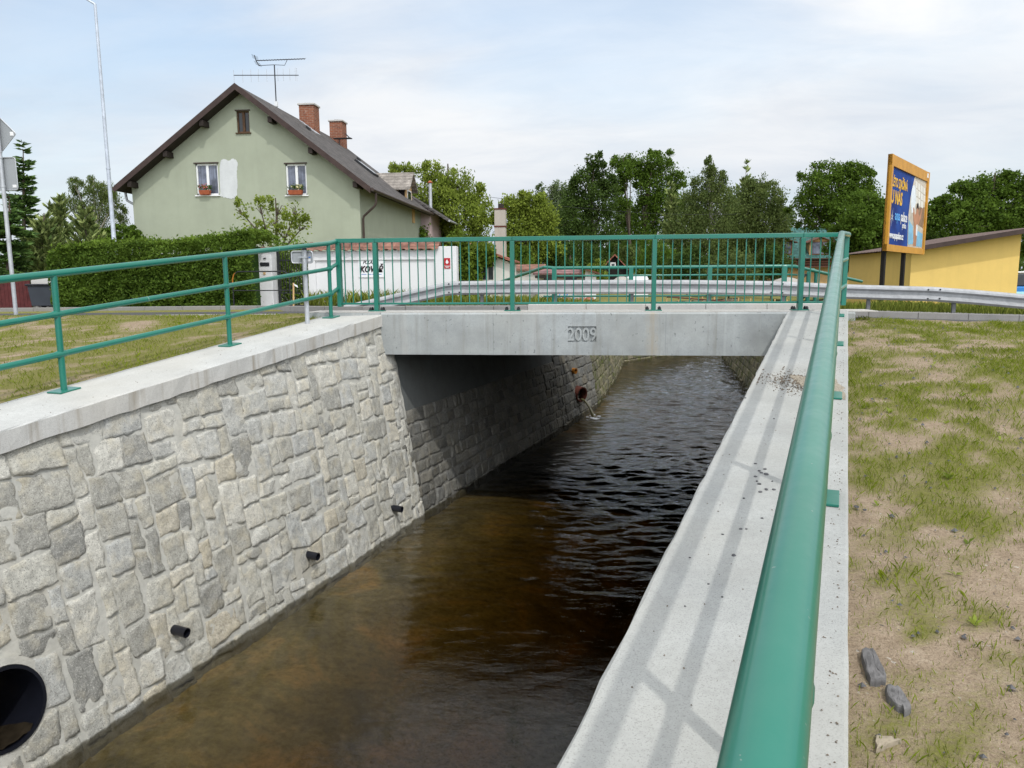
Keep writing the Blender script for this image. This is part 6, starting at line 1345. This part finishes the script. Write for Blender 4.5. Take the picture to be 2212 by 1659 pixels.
# ------------------------------------------------------------------ trees
tree('walnut_tree', 'yellow-green leafy tree directly right of the green house', 36, [(880, 370, 26, 16), (935, 372, 24, 22), (985, 395, 34, 28), (1020, 430, 26, 30), (940, 420, 50, 36), (985, 470, 52, 40), (930, 480, 40, 36), (1030, 500, 30, 40), (975, 545, 50, 34)], 965, -1.3, 9000, .30, 'lf_light', 51, trunk=.2, clump=26, flat=1.2, asp=.42)
tree('garden_tree', 'mid green bushy tree right behind the old chimney', 38, [(1105, 450, 22, 24), (1140, 440, 22, 22), (1175, 470, 30, 36), (1120, 490, 40, 36), (1165, 530, 44, 34), (1105, 545, 36, 36), (1065, 465, 10, 16)], 1130, -1.3, 7500, .26, 'lf_light', 52, trunk=.15, clump=30)
tree('poplar_tree', 'pale slender poplar standing left of the tall alder', 62, [(1165, 440, 12, 34), (1190, 425, 14, 30), (1212, 410, 13, 26), (1205, 470, 26, 44), (1175, 490, 24, 40), (1232, 430, 14, 30)], 1195, -1.5, 5000, .26, 'lf_pale', 53, trunk=.14, clump=22, bark='birch_bark')
tree('alder_tree', 'tall dark alder with a visible straight trunk, left of the oak', 52, [(1283, 350, 20, 14), (1262, 385, 26, 20), (1300, 385, 24, 22), (1245, 430, 34, 30), (1290, 440, 38, 30), (1318, 410, 20, 24), (1235, 490, 44, 38), (1290, 505, 44, 34), (1265, 560, 60, 30)], 1288, -1.5, 10500, .28, 'lf_dark', 54, trunk=.22, clump=26, flat=.2)
tree('sparse_oak', 'thin open-crowned oak with bare forked trunk between two full trees', 55, [(1338, 352, 14, 12), (1352, 372, 16, 14), (1336, 400, 14, 16), (1362, 345, 12, 10), (1345, 440, 16, 14)], 1370, -1.5, 2600, .26, 'lf_mid', 55, trunk=.15, clump=24, sigk=.28)
tree('oak_tree', 'tall bright green oak, highest crown in the middle', 57, [(1408, 350, 30, 18), (1380, 372, 20, 24), (1435, 372, 30, 26), (1462, 385, 18, 22), (1405, 410, 36, 34), (1390, 470, 32, 40), (1435, 450, 30, 40), (1350, 530, 36, 36), (1400, 540, 40, 40)], 1385, -1.5, 11500, .28, 'lf_mid', 56, trunk=.25, clump=30)
tree('birch_tree', 'drooping grey-green birch right of the oak, with a pointed top', 46, [(1532, 365, 12, 18), (1525, 395, 24, 26), (1555, 400, 20, 26), (1510, 440, 38, 40), (1560, 450, 36, 44), (1490, 500, 44, 46), (1545, 520, 50, 50), (1600, 510, 30, 46), (1520, 575, 60, 40)], 1535, -1.5, 13000, .22, 'lf_birch', 57, trunk=.17, clump=26, bark='birch_bark', flat=1.5)
tree('birch_tree', 'rounded birch right of the pointed one, beside the green-roofed house', 40, [(1637, 398, 16, 18), (1620, 430, 30, 30), (1660, 435, 28, 32), (1605, 480, 30, 42), (1650, 490, 44, 46), (1685, 480, 18, 40), (1640, 545, 58, 46), (1580, 560, 44, 40)], 1640, -1.5, 12500, .2, 'lf_birch', 58, trunk=.15, clump=26, bark='birch_bark', flat=1.5)
conifer('pine_tree', 'light green pine with candle shoots just left of the drooping birch', 84, 1450, 392, 1450, -1.5, 40, 61, 'lf_pine', 18, .1, 7, True, leaf=.36)
conifer('pine_tree', 'pine with upright dark shoots between the two birches', 87, 1612, 360, 1600, -1.5, 44, 62, 'lf_pine', 18, .1, 7, True, leaf=.40)
tree('ash_tree', 'broad dark ash with spreading boughs left of the billboard', 62, [(1795, 372, 40, 22), (1850, 365, 30, 18), (1750, 400, 30, 24), (1745, 440, 28, 28), (1800, 420, 46, 36), (1860, 405, 36, 34), (1760, 475, 34, 22), (1830, 470, 46, 36), (1875, 440, 22, 40)], 1822, -1.6, 11000, .32, 'lf_mid', 63, trunk=.32, clump=34)
tree('chestnut_tree', 'dense chestnut with large leaf clumps behind the billboard posts', 40, [(1870, 440, 30, 22), (1905, 460, 30, 28), (1850, 480, 40, 34), (1895, 510, 40, 36), (1850, 535, 44, 30), (1930, 500, 24, 40)], 1880, -1.5, 8500, .3, 'lf_mid', 64, trunk=.2, clump=34)
tree('maple_tree', 'wide dark tree right of the billboard above the brown roof', 45, [(2085, 408, 22, 16), (2130, 398, 30, 20), (2180, 400, 30, 24), (2215, 405, 30, 26), (2055, 450, 34, 22), (2110, 445, 44, 34), (2180, 450, 50, 40), (2020, 470, 34, 28), (2070, 490, 50, 28), (2150, 495, 60, 30), (2235, 470, 40, 50)], 2120, -1.5, 13500,   .3, 'lf_mid', 65, trunk=.24, clump=34)
tree('yellow_shrub', 'rounded yellow-green shrub left of the black cottage', 38, [(1280, 590, 18, 18), (1290, 576, 12, 12), (1300, 600, 12, 14)], 1285, -1.4, 2000, .16, 'lf_light', 66, trunk=.05, clump=30, cat='shrub', limbs=False)
tree('pale_shrub', 'grey-green shrub right of the black cottage roof', 44, [(1370, 560, 26, 24), (1400, 575, 24, 24), (1345, 540, 14, 10)], 1385, -1.4, 3000, .2, 'lf_birch', 67, trunk=.06, clump=30, cat='shrub', limbs=False)
conifer('yew_tree', 'narrow dark column evergreen behind the low sheds', 36, 1232, 525, 1232, -1.3, 22, 68, 'lf_spruce', 16, .1, 7, True, leaf=.14)
conifer('spruce_tree', 'tall dark spruce with bare tip at the left edge', 22, 50, 326, 48, -.3, 62, 71, 'lf_spruce', 22, .3, 9, False, nl=44, leaf=.17)
conifer('spruce_tree', 'nearer spruce with bright drooping tips beside the left sign post', 15, 20, 430, 15, -.3, 70, 72, 'lf_spruce', 16, .45, 9, False, nl=50, leaf=.15)
conifer('pine_tree', 'young pine with upright candles between the spruce and the lamp', 20, 127, 420, 125, -.3, 46, 73, 'lf_pine', 18, .1, 8, True, nl=44, leaf=.16)
conifer('pine_tree', 'broad bushy pine just left of the street lamp', 18, 185, 455, 190, -.3, 60, 74, 'lf_pine', 14, .05, 9, True, nl=50, leaf=.16)
conifer('pine_tree', 'low dark pine behind the left end of the hedge', 17, 95, 460, 92, -.3, 56, 75, 'lf_pine', 14, .1, 9, True, nl=50, leaf=.15)
tree('weeping_birch', 'weeping birch with hanging leaf strands behind the street lamp', 34, [(165, 400, 18, 14), (195, 405, 20, 18), (225, 412, 18, 20), (160, 440, 18, 30), (205, 445, 34, 34), (250, 440, 16, 30), (265, 475, 12, 26), (190, 490, 40, 30)], 205, -.4, 6500, .2, 'lf_birch', 76, trunk=.14, clump=24, bark='birch_bark', flat=2.5, asp=.3)
tree('garden_shrub', 'mid green shrubs between lamp and house corner', 19, [(262, 505, 26, 18), (230, 512, 24, 16), (285, 515, 18, 14)], 260, -.4, 2600, .13, 'lf_mid', 77, trunk=.05, clump=34, cat='shrub', limbs=False)
for i, (px, py, rx, ry, y, mt, lab) in enumerate(((1110, 572, 40, 34, 33, 'lf_mid', 'leafy understory bush just right of the old chimney'), (1195, 560, 44, 40, 39, 'lf_dark', 'dark understory bush below the pale poplar'), (1255, 560, 40, 36, 45, 'lf_dark', 'shadowy bush under the tall alder'),
        (1420, 565, 46, 40, 41, 'lf_mid', 'broad bush right of the red cottage roof'), (1485, 575, 44, 34, 37, 'lf_dark', 'dark bush left of the drooping birch trunk'), (1575, 580, 54, 34, 36, 'lf_birch', 'dense low bush between the two birches'), (1668, 572, 36, 34, 37, 'lf_dark', 'dark bush at the left wall of the green-roofed house'), (1950, 545, 60, 34, 48, 'lf_dark', 'dark bush band behind the billboard'), (2060, 540, 70, 30, 50, 'lf_mid', 'bush band directly behind the brown roof'))):
    tree('bush', lab, y, [(px-rx*.5, py+6, rx*.6, ry), (px+rx*.45, py+4, rx*.6, ry*.95), (px, py-ry*.3, rx*.7, ry*.8)], px, -1.4, 2600, .2, mt, 120+i, trunk=.06, clump=26, cat='shrub', limbs=False)
for i, (px, top, hw, y, mt, lab) in enumerate(((1150, 440, 46, 74, 'lf_mid', 'far tree filling the gap left of the pale poplar'), (1225, 425, 44, 78, 'lf_dark', 'far tree between the poplar and the alder'), (1345, 430, 44, 72, 'lf_dark', 'far tree seen through the open oak crown'), (1478, 415, 44, 74, 'lf_mid', 'far tree closing the gap between oak and pointed birch'),
        (1580, 405, 40, 76, 'lf_birch', 'far tree between the two birches'), (1690, 445, 34, 80, 'lf_pale', 'far pale tree right of the rounded birch'), (1960, 455, 60, 82, 'lf_dark', 'far tree behind the billboard panel'), (2020, 470, 54, 76, 'lf_mid', 'far tree just right of the billboard'))):
    tree('far_tree', lab, y, [(px, top+24, hw*.6, 24), (px-hw*.45, top+60, hw*.6, 34), (px+hw*.45, top+56, hw*.6, 34), (px, top+100, hw*.9, 44)], px, -1.5, 3200, .34, mt, 150+i, trunk=.2, clump=26)
# distant wood closing the view
def wood():
    rg = np.random.default_rng(91); C = []; sg_ = []
    for px in np.arange(-200, 2420, 9):
        yy = 95+rg.random()*40; h = 4.2+2.5*rg.random()
        for k in range(5): p = AT(px, 600, yy); C.append((p[0]+rg.normal(0, 1), yy+rg.normal(0, 2), -1.5+h*k/4)); sg_.append(.9)
    V, T = leafcloud(C, 26000, sg_, .75, rg, .8); tag(arrmesh('distant_wood', V, quads(26000), M['lf_dark'], None, T), 'distant dark wood behind all the trees', 'wood', kind='stuff')
wood()
# tall grass by the white wall and the verge under the guardrail
def tall(n, f, seed, h, w, label, cat='grass'):
    rg = np.random.default_rng(seed); P = f(rg, n); P = P[~((P[:, 1] > 6.) & (P[:, 0] > np.array([pl(LP, q) for q in P[:, 1]])-.1) & (P[:, 0] < np.array([pl(RP, q) for q in P[:, 1]])+.1))]; n = len(P); hh = h*rg.uniform(.35, 1.25, n); a = rg.uniform(0, 2*pi, n); ln = rg.normal(0, .25, n)*hh; b = rg.uniform(0, 2*pi, n); V = np.empty((n, 4, 3)); e = np.stack([np.cos(b)*w, np.sin(b)*w, 0*b], 1); l = np.stack([np.cos(a)*ln, np.sin(a)*ln, 0*b], 1); up = np.zeros((n, 3)); up[:, 2] = hh
    V[:, 0] = P-e; V[:, 1] = P+e; V[:, 2] = P+e*.6+l*.45+up*.6; V[:, 3] = P+l*1.3+up
    tag(arrmesh('tall_grass', V.reshape(-1, 3), quads(n), M['tallgrass'], None, np.repeat(rg.random(n), 4)), label, cat, kind='stuff')
xa2, xb2 = AT(668, 600, WY)[0], AT(985, 600, WY)[0]
tall(1500, lambda rg, n: np.stack([rg.uniform(xa2, xb2, n), WY-.08-rg.exponential(.12, n), np.full(n, -.25)], 1), 101, .40, .005, 'tall seeding grass along the foot of the white garden wall')
tall(42000, lambda rg, n: (lambda x, y: np.stack([x, y, -.14-.0*y+np.array([zr(min(q, 20)) for q in x])-np.clip((y-7.9)/6, 0, 1)*.32], 1))(rg.uniform(-1.5, 16, n), rg.uniform(6.3, 15, n)), 102, .22, .008, 'green verge grass behind the guardrail')

# ------------------------------------------------------------------ small stones
def stone(name, label, c, r, mat, seed, group=None, flat=.6, cat='stone'):
    rg = np.random.default_rng(seed); import bmesh
    me = bpy.data.meshes.new(name); bm = bmesh.new(); bmesh.ops.create_icosphere(bm, subdivisions=2, radius=1)
    sc = np.array([rg.uniform(.7, 1.2), rg.uniform(.7, 1.2), flat])*r; N_ = rg.normal(0, 1, (6, 3)); N_ /= np.linalg.norm(N_, axis=1)[:, None]; dd = rg.uniform(.55, .9, 6)
    for v in bm.verts:
        p = np.array(v.co)
        for n_, d_ in zip(N_, dd):
            k = p@n_
            if k > d_: p = p-n_*(k-d_)
        v.co = p*sc+np.array(c)
    bm.to_mesh(me); bm.free(); o = link(name, me, mat); tag(o, label, cat, group); return o
def on_lawn(px, py):
    z = -.8
    for _ in range(25): p = ONZ(px, py, z); z = gz(p[0], p[1])
    return p
def on_cop(px, py):
    d = RAY(px, py); n = np.cross(np.array([WR.h[0], WR.h[1], WR.m]), WR.p); t = ((WR.c-CAM)@n)/(d@n); return CAM+d*t
def rock_poly(name, label, pxs, h, mat, seed):
    rg = np.random.default_rng(seed); pxs = [(a[0]+(b[0]-a[0])*f+rg.normal(0, 1.6), a[1]+(b[1]-a[1])*f+rg.normal(0, 1.6)) for a, b in zip(pxs, pxs[1:]+pxs[:1]) for f in (0, .33, .66)]; P = [on_lawn(*q) for q in pxs]; c = sum(P)/len(P); n = len(P); V = []; m = MB(); rings = [(1.06, -.06), (1.0, h*.3), (.96, h*.85), (.82, h), (.6, h*1.02), (.3, h*1.05)]
    for s, dz in rings:
        for p in P: q = c+(p-c)*s; V.append((q[0], q[1], p[2]+dz+rg.normal(0, h*.10)))
    V.append((c[0], c[1], c[2]+h*1.05)); F_ = [(i*n+k, i*n+(k+1) % n, (i+1)*n+(k+1) % n, (i+1)*n+k) for i in range(len(rings)-1) for k in range(n)]+[((len(rings)-1)*n+k, (len(rings)-1)*n+(k+1) % n, len(V)-1) for k in range(n)]
    m.add(V, F_); o = m.build(name, mat); return tag(o, label, 'rock')
rock_poly('rock', 'larger long dark rock half buried in the sand by the coping', [(1860, 1408), (1885, 1405), (1897, 1425), (1916, 1465), (1908, 1474), (1885, 1476), (1872, 1460)], .016, M['rock'], 1)
rock_poly('rock', 'smaller dark wedge rock below the long one on the sand', [(1912, 1488), (1938, 1486), (1955, 1510), (1968, 1532), (1955, 1540), (1935, 1528), (1918, 1510)], .016, M['rock'], 2)
rock_poly('rock', 'pale flat rock almost flush with the sand near the bottom edge', [(1890, 1592), (1930, 1592), (1948, 1600), (1915, 1608), (1893, 1620)], .004, M['flat_rock'], 3)
PB = [(1600, 1143, 5), (1632, 1002, 4), (1640, 1018, 5), (1652, 1014, 5), (1655, 1025, 7), (1645, 1022, 5), (1640, 1046, 5), (1635, 1040, 4), (1642, 1063, 5), (1655, 1058, 6), (1672, 1058, 5), (1668, 1040, 3.5), (1690, 1055, 4), (1607, 1077, 3.5), (1700, 1018, 4), (1561, 1155, 4), (1612, 1143, 3.5), (1646, 1120, 4), (1585, 1200, 6), (1632, 1030, 5), (1490, 1205, 3), (1530, 1262, 4), (1560, 1290, 3.5), (1480, 1310, 3), (1714, 985, 3), (1672, 905, 3), (1610, 860, 3), (1850, 1095, 7), (1868, 1102, 5)]
for i, (px, py, r) in enumerate(PB):
    p = on_cop(px, py) if px < 1800 else on_lawn(px, py); d = np.linalg.norm(p-CAM); stone('pebble', 'small dark pebble lying on the right wall coping' if px < 1800 else 'grey pebble in the grass next to the right coping', p+np.array([0, 0, .002]), r*d/F*.75, M['pebble'], 200+i, 'pebbles on the coping' if px < 1800 else 'pebbles beside the coping', cat='pebble')
def debris():
    rg = np.random.default_rng(55); m = MB(); n = 1600
    c = on_cop(1690, 838)
    def chip(p, r): 
        a = rg.uniform(0, 2*pi); u = np.array([cos(a), sin(a), .1])*r; v = np.array([-sin(a), cos(a), .1])*r*.7; m.add([p-u, p-v, p+u, p+v, p+np.array([0, 0, r*.8])], [(0, 1, 4), (1, 2, 4), (2, 3, 4), (3, 0, 4)])
    for _ in range(n):
        al = -4.1+rg.normal(0, .16)-.3*rg.random(); ac = np.clip(.62-abs(rg.normal(0, .24)), .05, .73); chip(WR.P(al+(.62-ac)*.5, ac, .002), rg.choice([.004, .005, .006, .012])*rg.uniform(.7, 1.1))
    for _ in range(420): al = rg.uniform(-9, -.4); ac = .73-rg.exponential(.035) if rg.random() < .6 else rg.uniform(.05, .74); chip(WR.P(al, max(.05, ac), .001), rg.uniform(.002, .006))
    for _ in range(160): al = rg.uniform(-7, -.4); chip(WL.P(al, rg.uniform(-.8, -.04), .001), rg.uniform(.003, .007))
    tag(m.build('grit', M['grit']), 'sandy grit and chips scattered on the wall copings', 'grit', kind='stuff')
    m = MB(); rings = 9; nn = 28; V = []
    for i in range(rings):
        f = i/(rings-1)
        for k in range(nn):
            a = 2*pi*k/nn; rr_ = (1+.25*sin(3*a+1)+.15*sin(7*a))*f; al = -4.15+rr_*.30*cos(a)-.25*rr_*sin(a); ac = .56+rr_*.22*sin(a); V.append(WR.P(al, min(ac, .74), .003+.022*(1-f)**1.2*(1+.4*sin(5*a))))
    m.add(V, [(i*nn+k, i*nn+(k+1) % nn, (i+1)*nn+(k+1) % nn, (i+1)*nn+k) for i in range(rings-1) for k in range(nn)]); tag(m.build('sand_patch', plain('grit_sand', (.33, .29, .23), .98, .4, 60, bump=.8, bscale=150), None, True), 'thin spill of sand and grit across the right coping', 'sand', kind='stuff')
    m = MB(); rg = np.random.default_rng(56)
    for _ in range(4200):
        y_ = -9.9+9.9*rg.random()**1.6; x = rg.uniform(1.2, 11)
        if x < pl(RP, y_)+.42: continue
        chip(np.array([x, y_, gz(x, y_)+(float(fbm(np.array([x]), np.array([y_]), 3, 4, 1.2)[0])-.5)*.07-.002]), rg.choice([.004, .005, .007, .011, .017])*rg.uniform(.7, 1.2))
    tag(m.build('soil_gravel', M['pebble']), 'gravel bits and clods strewn on the sandy right bank', 'gravel', kind='stuff')
debris()
